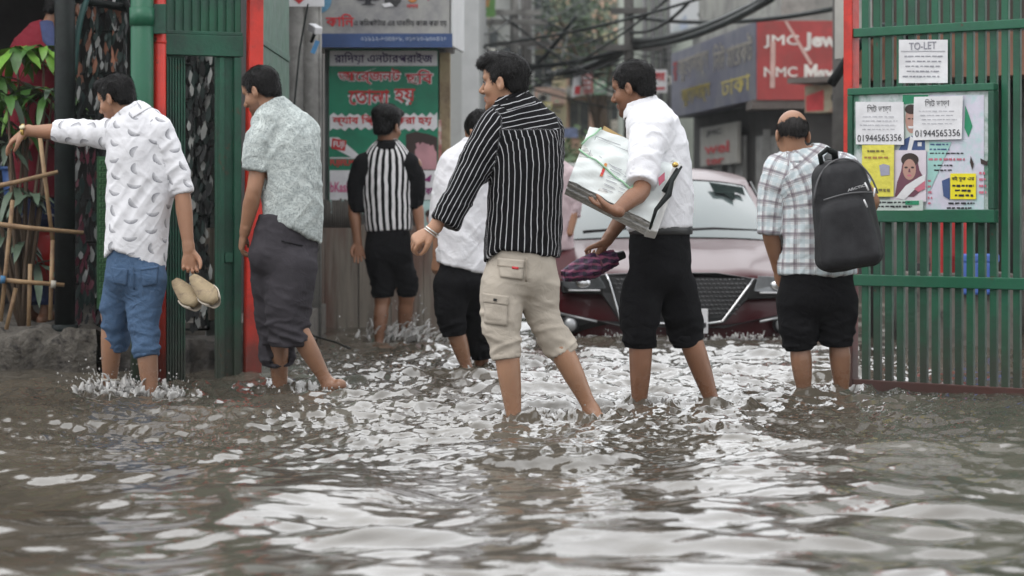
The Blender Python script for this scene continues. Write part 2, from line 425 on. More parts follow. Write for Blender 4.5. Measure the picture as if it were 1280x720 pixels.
def feather_cloth(name):
    n = NT(name); s = n.sep(n.attr('cuv').outputs['Vector']); cw, ch = .088, .082
    ix = n.math('DIVIDE', s[0], cw); col_i = n.math('FLOOR', ix); odd = n.math('FRACT', n.math('MULTIPLY', col_i, .5))
    iy = n.math('ADD', n.math('DIVIDE', s[1], ch), odd); row_i = n.math('FLOOR', iy)
    fx = n.math('SUBTRACT', n.math('FRACT', ix), .5); fy = n.math('SUBTRACT', n.math('FRACT', iy), .5)
    wn_ = n.new('ShaderNodeTexWhiteNoise', noise_dimensions='2D'); cb = n.new('ShaderNodeCombineXYZ'); n.link(col_i, cb.inputs[0]); n.link(row_i, cb.inputs[1]); n.link(cb.outputs[0], wn_.inputs['Vector'])
    an = n.math('MULTIPLY_ADD', wn_.outputs['Value'], 2.4, -.2); ca, sa = n.math('COSINE', an), n.math('SINE', an)
    a = n.math('ADD', n.math('MULTIPLY', fx, ca), n.math('MULTIPLY', fy, sa)); b = n.math('SUBTRACT', n.math('MULTIPLY', fy, ca), n.math('MULTIPLY', fx, sa))
    b2 = n.math('ADD', b, n.math('MULTIPLY', n.math('MULTIPLY', a, a), 1.1))
    e = n.math('ADD', n.math('POWER', n.math('DIVIDE', a, .33), 2), n.math('POWER', n.math('DIVIDE', n.math('SUBTRACT', b2, .03), .12), 2))
    m = n.math('LESS_THAN', e, 1); g = n.math('MULTIPLY_ADD', n.math('DIVIDE', b2, .12), .4, .55, clamp=True)
    g = n.math('MULTIPLY', g, n.math('MULTIPLY_ADD', n.noise(190, 2), .7, .4)); m = n.math('MULTIPLY', m, g)
    return cloth_finish(n, n.mix(m, (.80, .80, .83), (.07, .075, .10)))
def marble_cloth(name):
    n = NT(name); o = n.attr('cuv').outputs['Vector']
    a = n.noise(17, 6, o, .7, 2.2); l = n.ramp(n.math('ABSOLUTE', n.math('SUBTRACT', a, .5)), [(.0, 1), (.06, 0)])
    b = n.ramp(n.noise(12, 6, o, .7), [(.44, 0), (.62, 1)]); sp = n.ramp(n.noise(110, 3, o), [(.36, 0), (.6, 1)])
    m = n.math('MULTIPLY', n.math('MAXIMUM', n.math('MULTIPLY', b, .75), l), n.math('MULTIPLY_ADD', sp, .6, .4))
    return cloth_finish(n, n.mix(n.math('MULTIPLY', m, .8), (.60, .65, .63), (.10, .13, .14)))

HAIRLINE = {'short': ([-.12, -.085, -.05, -.02, .012, .016, .034, .040, .06, .085, .12], [-.055, -.052, -.045, -.005, .018, -.012, -.010, .045, .062, .080, .088]),
            'bald': ([-.12, -.085, -.05, -.02, .012, .016, .034, .04, .12], [-.058, -.055, -.045, -.005, .018, -.005, .0, .2, .2])}

def person(label, px0, d, head, neck, skin, torso, tyaw, arms, legs, shirt=None, pants=None, hair='short', hairx=(), hands=(), feet=(None, None),
           tint=(), hem=None, group=None, stub=None, res=.0068, watch=None):
    """torso: rows (px, py, depth, half width, half depth). arms: shoulder, elbow, wrist. legs: hip, knee, ankle."""
    org = np.array(W(px0, CY, d)); org[2] = 0
    J = lambda q: np.array(W(q[0], q[1], d + (q[2] if len(q) > 2 else 0))) - org
    ts = np.array((math.cos(math.radians(tyaw)), math.sin(math.radians(tyaw)), 0)); tf = np.array((-ts[1], ts[0], 0))
    hx, hy, hd, yaw, pitch, roll, hs_ = head; H = J((hx, hy, hd)); HR = rotm(yaw, pitch, roll)
    hl = lambda *q: H + HR @ (np.array(q) * hs_)
    limb_side = lambda a, b: unit(np.cross(unit(b - a), (0, 1, 0)) + np.array((1e-4, 0, 0)))
    TT = [J(r[:3]) for r in torso]; TR = [(r[3], r[4]) for r in torso]; nk = J(neck)
    A = [[J(q) for q in a] for a in arms]; Lg = [[J(q) for q in l] for l in legs]
    GZ = -.17                                                       # street surface under the water
    allp = np.array(TT + [nk, H] + [q for a in A for q in a] + [q for l in Lg for q in l])
    lo = allp.min(0) - .30; hi = allp.max(0) + .26; lo[2] = GZ - .06
    fx = []; fy = []; fz = []
    fx.append((H[0] - .15, H[0] + .15)); fz.append((H[2] - .16, H[2] + .17)); fy.append((H[1] - .16, H[1] + .16))
    HD = []
    for (ai, hdir, pn, ths, curl, sc) in hands:
        w = A[ai][2]; a = unit(hdir); c = w + a * .08
        fx.append((c[0] - .12, c[0] + .12)); fy.append((c[1] - .11, c[1] + .11)); fz.append((c[2] - .12, c[2] + .12))
    f = Field(lo, hi, .0095, .0046, (fx, fy, fz))
    # head
    E = lambda c, r, k=.012, op='add', M=HR: f.ell(hl(*c), np.array(r) * hs_, M, k, op)
    T = lambda P, r, k=.01, op='add', sd=None: f.tube(Tube([hl(*p) for p in P], [x * hs_ for x in r], HR[:, 0] if sd is None else sd, 2), k, op)
    f.tube(Tube([hl(0, -.018, -.02), (hl(0, -.02, -.08) + nk) / 2, nk, nk - np.array((0, 0, .05))], [.053 * hs_, .051, .053, .07], HR[:, 0], 2), .02)
    E((0, -.012, .038), (.073, .094, .086)); E((0, .030, -.018), (.060, .060, .080), .02); E((0, .028, -.072), (.050, .056, .040), .02)
    E((0, .077, -.098), (.021, .017, .017), .016); E((0, .05, .055), (.055, .04, .04), .02)
    T([(-.042, .070, .030), (0, .086, .031), (.042, .070, .030)], [.010, .011, .010], .012)
    for s in (-1, 1):
        E((s * .042, .058, -.024), (.020, .020, .022), .015); E((s * .031, .092, .006), (.016, .012, .010), .012, 'cut')
    T([(0, .084, .022), (0, .100, -.010), (0, .111, -.024), (0, .099, -.034)], [.008, .010, .0115, .008], .008)
    for s in (-1, 1): E((s * .011, .094, -.030), (.008, .010, .007), .005)
    E((0, .089, -.056), (.020, .009, .0055), .004); E((0, .087, -.068), (.018, .009, .006), .004)
    for s in (-1, 1):
        M = HR @ np.array(Matrix.Rotation(s * .45, 3, 'Z') @ Matrix.Rotation(-.2, 3, 'X'))
        E((s * .076, -.010, -.002), (.010, .021, .033), .006, 'add', M); E((s * .086, -.005, .002), (.007, .011, .018), .004, 'cut', M)
    # trunk and limbs
    f.tube(Tube(TT, [(max(.03, a - .016 - .022 * (i >= len(TR) - 2)), max(.03, b - .016 - .022 * (i >= len(TR) - 2))) for i, (a, b) in enumerate(TR)], ts, 3), .03)
    for a in A:
        u = (a[0] + a[1]) / 2; fo = a[1] + (a[2] - a[1]) * .35
        f.tube(Tube([a[0], u, a[1], fo, a[1] + (a[2] - a[1]) * .75, a[2]], [.050, .044, .037, .039, .030, (.025, .021)], limb_side(a[1], a[2]), 2), .010)
    for (ai, hdir, pn, ths, curl, sc) in hands:
        w = A[ai][2]; a = unit(hdir); n = unit(np.array(pn, float) - a * (a @ np.array(pn, float))); b = unit(np.cross(a, n)) * ths
        K = .92 * sc; f.tube(Tube([w - a * .02, w + a * .02 * K, w + a * .055 * K, w + a * .088 * K], [(.026, .020), (.030 * K, .019), (.040 * K, .017), (.041 * K, .013)], b, 3), .012)
        for i, ln in enumerate((.072, .080, .074, .058)):
            o = w + (a * (.086 - .004 * abs(i - 1)) + b * (.031 - .0205 * i)) * K; dr = unit(a + b * (.12 - .08 * i)); P = [o]; ang = 0
            for q, (fr, cu) in enumerate(((.44, curl * .7), (.32, curl), (.24, curl * .8))):
                ang += cu * (1 + .08 * i); o = o + (dr * math.cos(ang) + n * math.sin(ang)) * ln * fr * K; P.append(o)
            f.tube(Tube(P, [.0095 * K, .0088 * K, .0080 * K, .0066 * K], b, 2), .003)
        o = w + (a * .018 + b * .022 + n * .004) * K
        f.tube(Tube([o, o + (a * .030 + b * .024 + n * .012) * K, o + (a * .060 + b * .030 + n * .026 + n * curl * .01) * K, o + (a * .082 + b * .026 + n * (.034 + curl * .012)) * K], [.016 * K, .013 * K, .0105 * K, .0075 * K], b, 2), .006)
    for li, l in enumerate(Lg):
        k, an = l[1], l[2]; ft = feet[li]
        f.tube(Tube([l[0], (l[0] + k) / 2, k + (l[0] - k) * .12, k], [.078, .066, .052, .050], ts, 2), .03)
        dv = an - k; bk = -tf * .005
        f.tube(Tube([k, k + dv * .12, k + dv * .30 + bk, k + dv * .6 + bk * .6, k + dv * .86, an], [.048, .046, .050, .043, .032, .033], ts, 2), .02)
        fd = unit(ft if ft is not None else tf - np.array((0, 0, .05))); fs = unit(np.cross(fd, (0, 0, 1))); up = np.cross(fs, fd)
        heel = an - fd * .035 - up * .055; f.ell(heel, (.032, .032, .032), None, .02)
        f.tube(Tube([an - up * .02 - fd * .01, an + fd * .05 - up * .03, an + fd * .11 - up * .055, an + fd * .15 - up * .065], [(.030, .036), (.033, .028), (.040, .02), (.040, .013)], fs, 2), .02)
        for i in range(5):
            b0 = an + fd * (.15 - .008 * i) - up * .068 + fs * (.030 - .0165 * i); f.tube(Tube([b0, b0 + fd * (.035 - .003 * i) - up * .004], [.011 - .001 * i, .009 - .0008 * i], fs, 1), .003)
    V, Q = f.mesh()
    tn = np.ones((len(V), 4)); hv = (V - H) @ HR / hs_
    near = np.abs(hv).max(1) < .16
    lip = near & (hv[:, 1] > .08) & (hv[:, 2] > -.076) & (hv[:, 2] < -.05) & (np.abs(hv[:, 0]) < .026); tn[lip, :3] = (.84, .66, .66)
    if stub is not None:
        b = near & (hv[:, 2] < -.035) & (hv[:, 1] > .0) & ~lip; w = np.clip((-hv[:, 2] - .035) / .02, 0, 1)[:, None]
        tn[b, :3] = tn[b, :3] * (1 - w[b]) + np.array(stub) * w[b]
    mo = near & (hv[:, 1] > .09) & (hv[:, 2] > -.050) & (hv[:, 2] < -.036) & (np.abs(hv[:, 0]) < .028)
    if stub is not None: tn[mo, :3] = np.array(stub) * .8
    ey = near & (np.abs(np.abs(hv[:, 0]) - .031) < .018) & (hv[:, 1] > .06) & (np.abs(hv[:, 2] - .006) < .014); tn[ey, :3] *= (.62, .58, .58)
    lw = np.clip((.32 - V[:, 2] + .05 * vnoise(V * 14)) / .22, 0, 1); tn[:, :3] *= (1 - .24 * lw)[:, None]; tn[:, 3] = 1 - .75 * lw; tn[:, :3] *= (1 + .10 * vnoise(V * 11) + .07 * vnoise(V * 33))[:, None]
    root = np_mesh('person', V, Q, skin, loc=org, attrs={'tint': tn}); tag(root, label, 'person', group)
    # eyes and brows
    hm = hair_mat('black_hair')
    for s in (-1, 1):
        mb = MB(); c = hl(s * .031, .0710, .005) + org; M3 = Matrix(HR.tolist()); mb.ball(c, .0125 * hs_, 12, 10, M3 @ Matrix.Rotation(-math.pi / 2, 3, 'X'))
        o = mb.build('eye', [mat('eye_white', (.20, .17, .15), .3, .05), mat('eye_iris', (.02, .012, .01), .2, .1)], root, True)
        for p in o.data.polygons:
            q = HR.T @ (np.array(p.center) - (c - org)) / hs_
            if q[1] > .0085: p.material_index = 1
        bm_ = MB(); bm_.tube([hl(s * .014, .089, .024) + org, hl(s * .030, .086, .030) + org, hl(s * .046, .070, .026) + org], [.0035 * hs_, .0042 * hs_, .002 * hs_], 6); bm_.build('eyebrow', hm, root, True); lm = MB(); lm.tube([hl(s * .017, .0855, .010) + org, hl(s * .031, .0875, .0135) + org, hl(s * .045, .0755, .009) + org], [.0016 * hs_, .0028 * hs_, .0016 * hs_], 6); lm.build('eyelash', hm, root, True)
    # hair
    if hair:
        lo = H - .19; hi = H + .19; g = Field(lo, hi, .0052)
        if hair == 'bald': g.ell(hl(0, -.012, .036), np.array((.0755, .0985, .080)) * hs_, HR, 0)
        else: g.ell(hl(0, -.012, .047), np.array((.0785, .102, .091)) * hs_, HR, 0)
        if hair != 'bald': g.ell(hl(0, -.043, -.005), np.array((.065, .061, .066)) * hs_, HR, .015)
        for (c, r) in hairx: g.ell(hl(*c), np.array(r) * hs_, HR, .015)
        X = [g.ax[k].reshape([-1 if m == k else 1 for m in range(3)]) - H[k] for k in range(3)]
        ly = (X[0] * HR[0, 1] + X[1] * HR[1, 1] + X[2] * HR[2, 1]) / hs_; lz = (X[0] * HR[0, 2] + X[1] * HR[1, 2] + X[2] * HR[2, 2]) / hs_; lx = (X[0] * HR[0, 0] + X[1] * HR[1, 0] + X[2] * HR[2, 0]) / hs_
        ys, zs = HAIRLINE[hair]; cut = (np.interp(ly, ys, zs) - lz) * .75
        if hair == 'bald': cut = np.maximum(cut, (lz + .25 * np.abs(lx) - .078 + np.clip(ly + .02, 0, 1) * .9) * .8 + .010 * vnoise(np.stack(np.broadcast_arrays(lx * 90, ly * 30, lz * 40), -1).reshape(-1, 3)).reshape(g.f.shape))
        else:
            for (c, r) in hairx: cut = np.minimum(cut, (np.sqrt(((lx - c[0]) / r[0]) ** 2 + ((ly - c[1]) / r[1]) ** 2 + ((lz - c[2]) / r[2]) ** 2) - 1) * min(r))
        g.f = np.maximum(g.f, (cut * hs_).astype(np.float32)); V, Q = g.mesh(); N = vnormals(V, Q)
        lv = (V - H) @ HR; amp = .002 if hair == 'bald' else .0048
        V = V + N * (amp * (vnoise(lv * (60, 18, 24) + 3) * .8 + vnoise(lv * (170, 40, 70) + 9) * .45))[:, None]
        # loose strands so that the outline is not a clean edge
        ns = 4200; pick = RNG.integers(0, len(V), ns); P0 = V[pick]; n0 = N[pick]; l0 = lv[pick]
        fl = np.stack([l0[:, 0] * 3, np.where(l0[:, 1] > .02, .5, -.7), np.full(ns, -.45)], 1) @ HR.T
        fl += RNG.normal(0, .35, (ns, 3)); dv = fl - n0 * (fl * n0).sum(1)[:, None] + n0 * RNG.uniform(.02, .20, ns)[:, None]; dv /= np.linalg.norm(dv, axis=1)[:, None]
        ln = RNG.uniform(.009, .026, ns)[:, None] * (.6 if hair == 'bald' else 1); sd_ = np.cross(dv, n0); sd_ /= np.maximum(np.linalg.norm(sd_, axis=1), 1e-6)[:, None]
        P1 = P0 + dv * ln * .6 + n0 * .002; P2 = P0 + dv * ln; w_ = .0010
        SV = np.stack([P0 - sd_ * w_, P0 + sd_ * w_, P1 + sd_ * w_ * .7, P1 - sd_ * w_ * .7], 1).reshape(-1, 3); SQ = np.arange(len(SV)).reshape(-1, 4) + len(V)
        hm2 = hm if hair != 'bald' else hair_mat('greying_hair', (.03, .028, .027))
        np_mesh('hair', np.vstack([V, SV]), np.vstack([Q, SQ]), hm2, root)
    # shirt and other tops
    for S in ([shirt] if isinstance(shirt, dict) else (shirt or [])):
        g_ = S.get('grow', 0.); tubes = [Tube(TT, [(a + g_, b + g_) for a, b in TR], ts, 3)]; opens = []
        for sl in S.get('sleeves', ()):
            P = [J(q[:3]) for q in sl]; tubes.append(Tube(P, [q[3] for q in sl], limb_side(P[0], P[-1]), 3)); opens.append((P[-1], P[-1] - P[-2], sl[-1][3]))
        lo = np.min([t.P.min(0) - t.r.max() for t in tubes], 0) - .04; hi = np.max([t.P.max(0) + t.r.max() for t in tubes], 0) + .04
        g = Field(lo, hi, res)
        for t in tubes: g.tube(t, S.get('k', .035))
        if S.get('collar', True):
            cu = unit(unit(H - nk) + np.array((0, 0, .35))); ct = Tube([nk - cu * .03, nk + cu * .005, nk + cu * .028, nk + cu * .048], [(.092, .084), (.079, .075), (.073, .072), (.071, .071)], ts, 2); g.tube(ct, .012)
        hm_ = S.get('hem', hem); HP = np.array([J(q) for q in hm_]); o_ = np.argsort(HP[:, 0]); HX, HZ = HP[o_, 0], HP[o_, 2]
        x = g.ax[0].reshape(-1, 1, 1); z = g.ax[2].reshape(1, 1, -1); hz = np.interp(x, HX, HZ) - z
        xa = g.ax[0]; band = (xa > HX[0] - .03) & (xa < HX[-1] + .03); band = band.reshape(-1, 1, 1)
        g.f = np.where(band, np.maximum(g.f, hz), g.f).astype(np.float32)
        g.f = np.where(band & (hz > -.10), np.maximum(g.f, -(g.f + .011)), g.f).astype(np.float32)
        if S.get('collar', True):
            e = ct.P[-1]; g.opening(e, cu, .088, .009, .03)
        for e, t, r in opens: g.opening(e, t, r * 1.5 + .02, .010, .06, r * 1.12 + .008)
        V, Q = g.mesh(); N = vnormals(V, Q); uv = tube_coords(V, tubes); A1 = S.get('fold', 1.)
        cr = lambda q: np.maximum(0, 1 - 5 * np.sqrt(vnoise(q) ** 2 + .0015)); rid = lambda q: 1 - 2 * np.sqrt(vnoise(q) ** 2 + .012) 
        R1 = V @ np.array(Matrix.Rotation(.6, 3, 'Y')); R2 = V @ np.array(Matrix.Rotation(-.7, 3, 'Y')); sd0 = px0 * .37
        dsp = .007 * vnoise(V * (8, 8, 4) + sd0) + .0042 * rid(R1 * (15, 8, 3.5) + sd0 + 5) + .0036 * rid(R2 * (17, 8, 4) + sd0 + 11) + .0022 * vnoise(R1 * (34, 20, 11) + sd0) + .0032 * cr(R1 * (19, 12, 5) + sd0 + 21) + .0028 * cr(R2 * (23, 12, 6) + sd0 + 31)
        sl_ = uv[:, 2] > 0; dsp = np.where(sl_, .0055 * rid(np.stack([uv[:, 0] * 7, uv[:, 1] * 17 + uv[:, 0] * 6, uv[:, 2] * 7 + sd0], 1)) + .003 * vnoise(np.stack([uv[:, 0] * 9, uv[:, 1] * 30, uv[:, 2] * 3 + sd0], 1)) + .004 * cr(np.stack([uv[:, 0] * 9 + uv[:, 1] * 5, uv[:, 1] * 16, uv[:, 2] * 5 + sd0], 1)) + .4 * dsp, dsp)
        hemd = np.clip((V[:, 2] - np.interp(V[:, 0], HX, HZ)) / .25, 0, 1); dsp += (1 - hemd) * ~sl_ * .005 * vnoise(np.stack([uv[:, 0] * 22, uv[:, 1] * 2, uv[:, 2] + sd0], 1))
        V = V + N * (A1 * dsp)[:, None]
        if S.get('yoke'):
            yz = J((px0, S['yoke'], 0))[2]; m = (uv[:, 2] == 0) & (V[:, 2] > yz + .02 * vnoise(V * 4)); uv[m] = np.stack([uv[m, 1], uv[m, 0], uv[m, 2]], 1)
        so_ = np_mesh(S.get('name', 'shirt'), V, Q, S['mat'], root, attrs={'cuv': uv})
        if S.get('collar', True):        # turned-down collar, open at the throat
            fw = unit(tf - cu * (tf @ cu)); sd = np.cross(fw, cu); rows = ((.060, -.004, 1.), (.0615, .030, 1.), (.065, .044, 1.), (.072, .040, 1.), (.083, .016, 1.), (.092, -.008, 1.04)); K = 34; CV = []; UV = []
            for j, (rr, hh, _) in enumerate(rows):
                for i in range(K):
                    a = math.radians(-152 + 304 * i / (K - 1)); tip = max(0, abs(a) - 2.0) * .02 * (j >= 4)
                    CV.append(nk + sd * math.sin(a) * rr * 1.04 - fw * math.cos(a) * rr * .98 + cu * (hh - tip - .006 * math.cos(a)) + .0015 * math.sin(i * 1.9)); UV.append((.02 * j + .16, a * .09, 0))
            CQ = np.array([(j * K + i, j * K + i + 1, (j + 1) * K + i + 1, (j + 1) * K + i) for j in range(len(rows) - 1) for i in range(K - 1)])
            c_ = np_mesh('collar', np.array(CV), CQ, S['mat'], so_, attrs={'cuv': np.array(UV)}); md = c_.modifiers.new('thick', 'SOLIDIFY'); md.thickness = .0045; md.offset = 0; ms = c_.modifiers.new('soft', 'SUBSURF'); ms.levels = ms.render_levels = 1
    # trousers
    if pants:
        PP = [J(q[:3]) for q in pants['pelvis']]; tubes = [Tube(PP, [(q[3] * (.93 if i == 0 else 1), q[4] * (.93 if i == 0 else 1)) for i, q in enumerate(pants['pelvis'])], ts, 2)]; opens = []
        for sl in pants['legs']:
            P = [J(q[:3]) for q in sl]; tubes.append(Tube(P, [q[3] for q in sl], ts, 3)); opens.append((P[-1], P[-1] - P[-2], sl[-1][3]))
        lo = np.min([t.P.min(0) - t.r.max() for t in tubes], 0) - .03; hi = np.max([t.P.max(0) + t.r.max() for t in tubes], 0) + .03
        g = Field(lo, hi, res)
        for t in tubes: g.tube(t, .03)
        for e, t, r in opens:
            if pants.get('roll', 1): g.tube(Tube([e - unit(t) * .055, e - unit(t) * .03, e], [r, r * 1.03 + .003, r * 1.01 + .002], ts, 2), .008)
        top = PP[0][2] + .012; z = g.ax[2].reshape(1, 1, -1); g.f = np.maximum(g.f, z - top).astype(np.float32)
        for e, t, r in opens: g.opening(e, t, r * 1.5 + .02, .011, .05)
        V, Q = g.mesh(); N = vnormals(V, Q); uv = tube_coords(V, tubes); sd0 = px0 * .61; A1 = pants.get('fold', 1.)
        L = np.array([t.L[-1] for t in tubes]); k = np.where(uv[:, 2] > 0, np.clip(uv[:, 1] / L[uv[:, 2].astype(int)], 0, 1), 0)
        rid = lambda q: 1 - 2 * np.sqrt(vnoise(q) ** 2 + .012)
        R1 = V @ np.array(Matrix.Rotation(.35, 3, 'Y')); R2 = V @ np.array(Matrix.Rotation(-.4, 3, 'Y'))
        dsp = .006 * vnoise(V * (8, 8, 6) + sd0) + (.002 + .0085 * k ** 1.5) * rid(R1 * (6, 6, 24) + sd0) + (.0015 + .0055 * k) * rid(R2 * (7, 7, 26) + sd0 + 4) + .0012 * vnoise(V * 30 + sd0) + (.002 + .003 * k) * np.maximum(0, 1 - 5 * np.sqrt(vnoise(R1 * (8, 8, 19) + sd0 + 41) ** 2 + .0015))
        for e, t, r in opens:
            al = (V - e) @ unit(t); dsp *= np.where((np.linalg.norm(V - e, axis=1) < r * 1.6) & (al > -.02), .3, 1)
        V = V + N * (A1 * dsp)[:, None]
        np_mesh('trousers', V, Q, pants['mat'], root, attrs={'cuv': uv})
    return root, J, org, A, hl
# ---------------------------------------------------------------- water and street
WADERS = [(137, 492, 10.8), (190, 512, 10.6), (351, 505, 10.92), (410, 492, 10.78), (473, 432, 14.95), (504, 424, 15.1), (585, 464, 12.1), (603, 472, 12.25), (644, 532, 9.24), (739, 512, 9.35), (799, 520, 9.77), (894, 512, 9.85), (1006, 500, 10.65), (1053, 498, 10.7)]
def build_water():
    d = [3.2]
    while d[-1] < 75: d.append(d[-1] + max(.010, min(.5, d[-1] ** 2 / 2500 * .62)))
    d = np.array(d); nu = 820; u = np.linspace(-.36, .36, nu); D, U = np.meshgrid(d, u, indexing='ij'); X = (D + 2.6) * U; Y = D
    P = np.stack([X.ravel(), Y.ravel(), np.zeros(X.size)], 1); Z = np.zeros(len(P)); y = P[:, 1]
    def n2(a, b, s, rot=0.):
        c, q = math.cos(rot), math.sin(rot); return vnoise(np.stack([(P[:, 0] * c + y * q) * a + s, (-P[:, 0] * q + y * c) * b + s * 1.7, np.full(len(P), s)], 1))
    wx = .25 * n2(1.1, 1.1, 3.3); far = np.clip((26 - y) / 12, .15, 1)
    Z += .030 * n2(1.2, 1.9, 1.1) + .026 * n2(2.3, 3.8, 5.2, .25) + .0155 * n2(4.6, 7.2, 9.4, -.3) * far
    Z += .0062 * n2(9.5, 14, 2.7, .35) * far + .0085 * np.sin((y + wx + .35 * P[:, 0]) * 9 + 3 * n2(1.4, 1.2, 8.8)) * (.5 + .5 * n2(.9, .9, 4.4))
    chop = np.exp(-((y - 12.5) / 3.6) ** 2) * np.exp(-((P[:, 0] - .05) / 2.4) ** 2); mid = np.exp(-((y - 9.4) / 1.6) ** 2)
    near = np.clip((8.6 - y) / 2, 0, 1); Z += near * .016 * n2(2.9, 4.4, 14.2, -.15); Z *= 1
    Z += chop * 1.45 * (.012 * n2(6, 8, 12.3, .6) + .0085 * (1 - 2 * np.abs(n2(11, 13, 6.1, -.5))) + .0055 * (1 - 2 * np.abs(n2(24, 27, 7.7, .3))) + .002 * n2(52, 52, 8.3))
    Z += mid * (.0075 * (1 - 2 * np.abs(n2(17, 20, 4.9, .2))) + .0035 * (1 - 2 * np.abs(n2(36, 40, 1.9))))
    for px, py, dd in WADERS:
        cx = (px - 640) / F * dd; r = np.hypot(P[:, 0] - cx, y - dd); ph = RNG.uniform(0, 6); an = np.arctan2(y - dd, P[:, 0] - cx)
        m = r < 1.3; q = np.exp(-r[m] / .34) * np.clip(r[m] / .06, 0, 1)
        Z[m] += .019 * q * np.sin(r[m] * 38 + ph + .8 * np.sin(an[m] * 3 + ph)) + .026 * np.exp(-(r[m] / .17) ** 2) * np.abs(n2(30, 30, 3.1)[m]) + .012 * np.exp(-(r[m] / .22) ** 2) * np.abs(n2(55, 55, 6.1)[m])
    P[:, 2] = Z; n = len(d); i = np.arange(n * nu).reshape(n, nu)
    Q = np.stack([i[:-1, :-1].ravel(), i[:-1, 1:].ravel(), i[1:, 1:].ravel(), i[1:, :-1].ravel()], 1)
    m = NT('murky_flood_water'); v = m.noise(.7, 5, rough=.6); m.base(m.ramp(v, [(.3, (.056, .048, .037)), (.7, (.096, .083, .065))]))
    m.set(Roughness=.05, IOR=1.55, Specular_IOR_Level=.5); m.bump(m.noise(70, 4, m.scale(m.coord(), (1, .8, 1))), .0010, .5)
    np_mesh('water', P, Q, m.m)['kind'] = 'structure'
build_water()
gm = mat('wet_asphalt', (.05, .047, .042), .7)
mb = MB(); mb.add([(-90, -30, -.6), (90, -30, -.6), (90, 300, -.6), (-90, 300, -.6)], [(0, 1, 2, 3)]); tag(mb.build('ground', gm), kind='structure')
mb = MB(); mb.add([(-9, 1, -.17), (9, 1, -.17), (16, 90, -.17), (-16, 90, -.17)], [(0, 1, 2, 3)]); tag(mb.build('street', gm), kind='structure')

# ---------------------------------------------------------------- paints
GRN = mat('green_paint', (.008, .082, .041), .5, .35, 5, .003, 60, dirt=(.012, .06, .038), dsc=4)
GRN2 = mat('bright_green_paint', (.009, .112, .055), .45, .25, 5, .002, 60, dirt=(.01, .09, .05), dsc=5)
DGRN = mat('dark_green_paint', (.008, .075, .042), .55, .35, 5, .003, 60, dirt=(.012, .035, .025), dsc=4)
RED = mat('red_paint', (.60, .030, .016), .42, .2, 6, .002, 60, dirt=(.32, .020, .014), dsc=4)
DRED = mat('dark_red_paint', (.16, .014, .014), .5, .3, 6)
BLK = mat('black_steel', (.012, .014, .014), .5, .4, 6, .002, 50, dirt=(.016, .024, .022), dsc=3, spec=.2)
DARK = mat('dark_interior', (.035, .032, .030), .8, .4, 3)
def streak_mat(name, a, b, c):
    n = NT(name); o = n.coord(); v = n.noise(1, 6, n.scale(o, (26, 26, 1.6)), .65); w = n.noise(1, 4, n.scale(o, (7, 7, .9)), .6)
    cc = n.ramp(v, [(.30, b), (.48, a), (.72, tuple(x * 1.35 for x in a))]); cc = n.mix(n.ramp(w, [(.46, 0), (.66, .8)]), cc, c); n.base(cc); n.set(Roughness=.85); n.bump(v, .006, .7); MC[name] = n.m; return n.m
WOODG = streak_mat('weathered_timber', (.20, .175, .145), (.075, .06, .05), (.12, .055, .04))
GREYP = mat('grey_concrete', (.25, .245, .23), .85, .35, 4, .004, 40, dirt=(.10, .095, .09), dsc=2.5)
WHITE = mat('white_paper', (.72, .72, .74), .75, .14, 8, .004, 24)
INK = mat('black_ink', (.02, .02, .025), .7); REDINK = mat('red_ink', (.55, .03, .04), .6); WOOD = mat('bamboo', (.33, .215, .115), .6, .35, 9, .003, 50, dirt=(.16, .09, .05), dsc=6)

def tide_line(m):
    t = m.node_tree; b = t.nodes['Principled BSDF']; l = b.inputs['Base Color'].links[0].from_socket; g = t.nodes.new('ShaderNodeNewGeometry'); s = t.nodes.new('ShaderNodeSeparateXYZ'); n = t.nodes.new('ShaderNodeTexNoise'); n.inputs['Scale'].default_value = 14; n.inputs['Detail'].default_value = 6; a = t.nodes.new('ShaderNodeMath'); a.operation = 'MULTIPLY_ADD'; r = t.nodes.new('ShaderNodeMapRange'); x = t.nodes.new('ShaderNodeMix'); x.data_type = 'RGBA'
    t.links.new(g.outputs['Position'], s.inputs[0]); t.links.new(g.outputs['Position'], n.inputs['Vector']); t.links.new(n.outputs['Fac'], a.inputs[0]); a.inputs[1].default_value = .35; t.links.new(s.outputs[2], a.inputs[2]); t.links.new(a.outputs[0], r.inputs[0])
    r.inputs['From Min'].default_value = .28; r.inputs['From Max'].default_value = .60; r.inputs['To Min'].default_value = .75; r.inputs['To Max'].default_value = 0; t.links.new(r.outputs[0], x.inputs[0]); t.links.new(l, x.inputs[6]); x.inputs[7].default_value = (.035, .030, .022, 1); t.links.new(x.outputs[2], b.inputs['Base Color'])
    w = t.nodes.new('ShaderNodeTexNoise'); w.inputs['Scale'].default_value = 9; w.inputs['Detail'].default_value = 8; w.inputs['Roughness'].default_value = .7; c = t.nodes.new('ShaderNodeMapRange'); c.inputs['From Min'].default_value = .64; c.inputs['From Max'].default_value = .70; y = t.nodes.new('ShaderNodeMix'); y.data_type = 'RGBA'; t.links.new(g.outputs['Position'], w.inputs['Vector']); t.links.new(w.outputs['Fac'], c.inputs[0]); t.links.new(c.outputs[0], y.inputs[0]); t.links.new(x.outputs[2], y.inputs[6]); y.inputs[7].default_value = (.07, .035, .018, 1); t.links.new(y.outputs[2], b.inputs['Base Color'])
for m in (GRN, GRN2, DGRN, RED, DRED): tide_line(m)

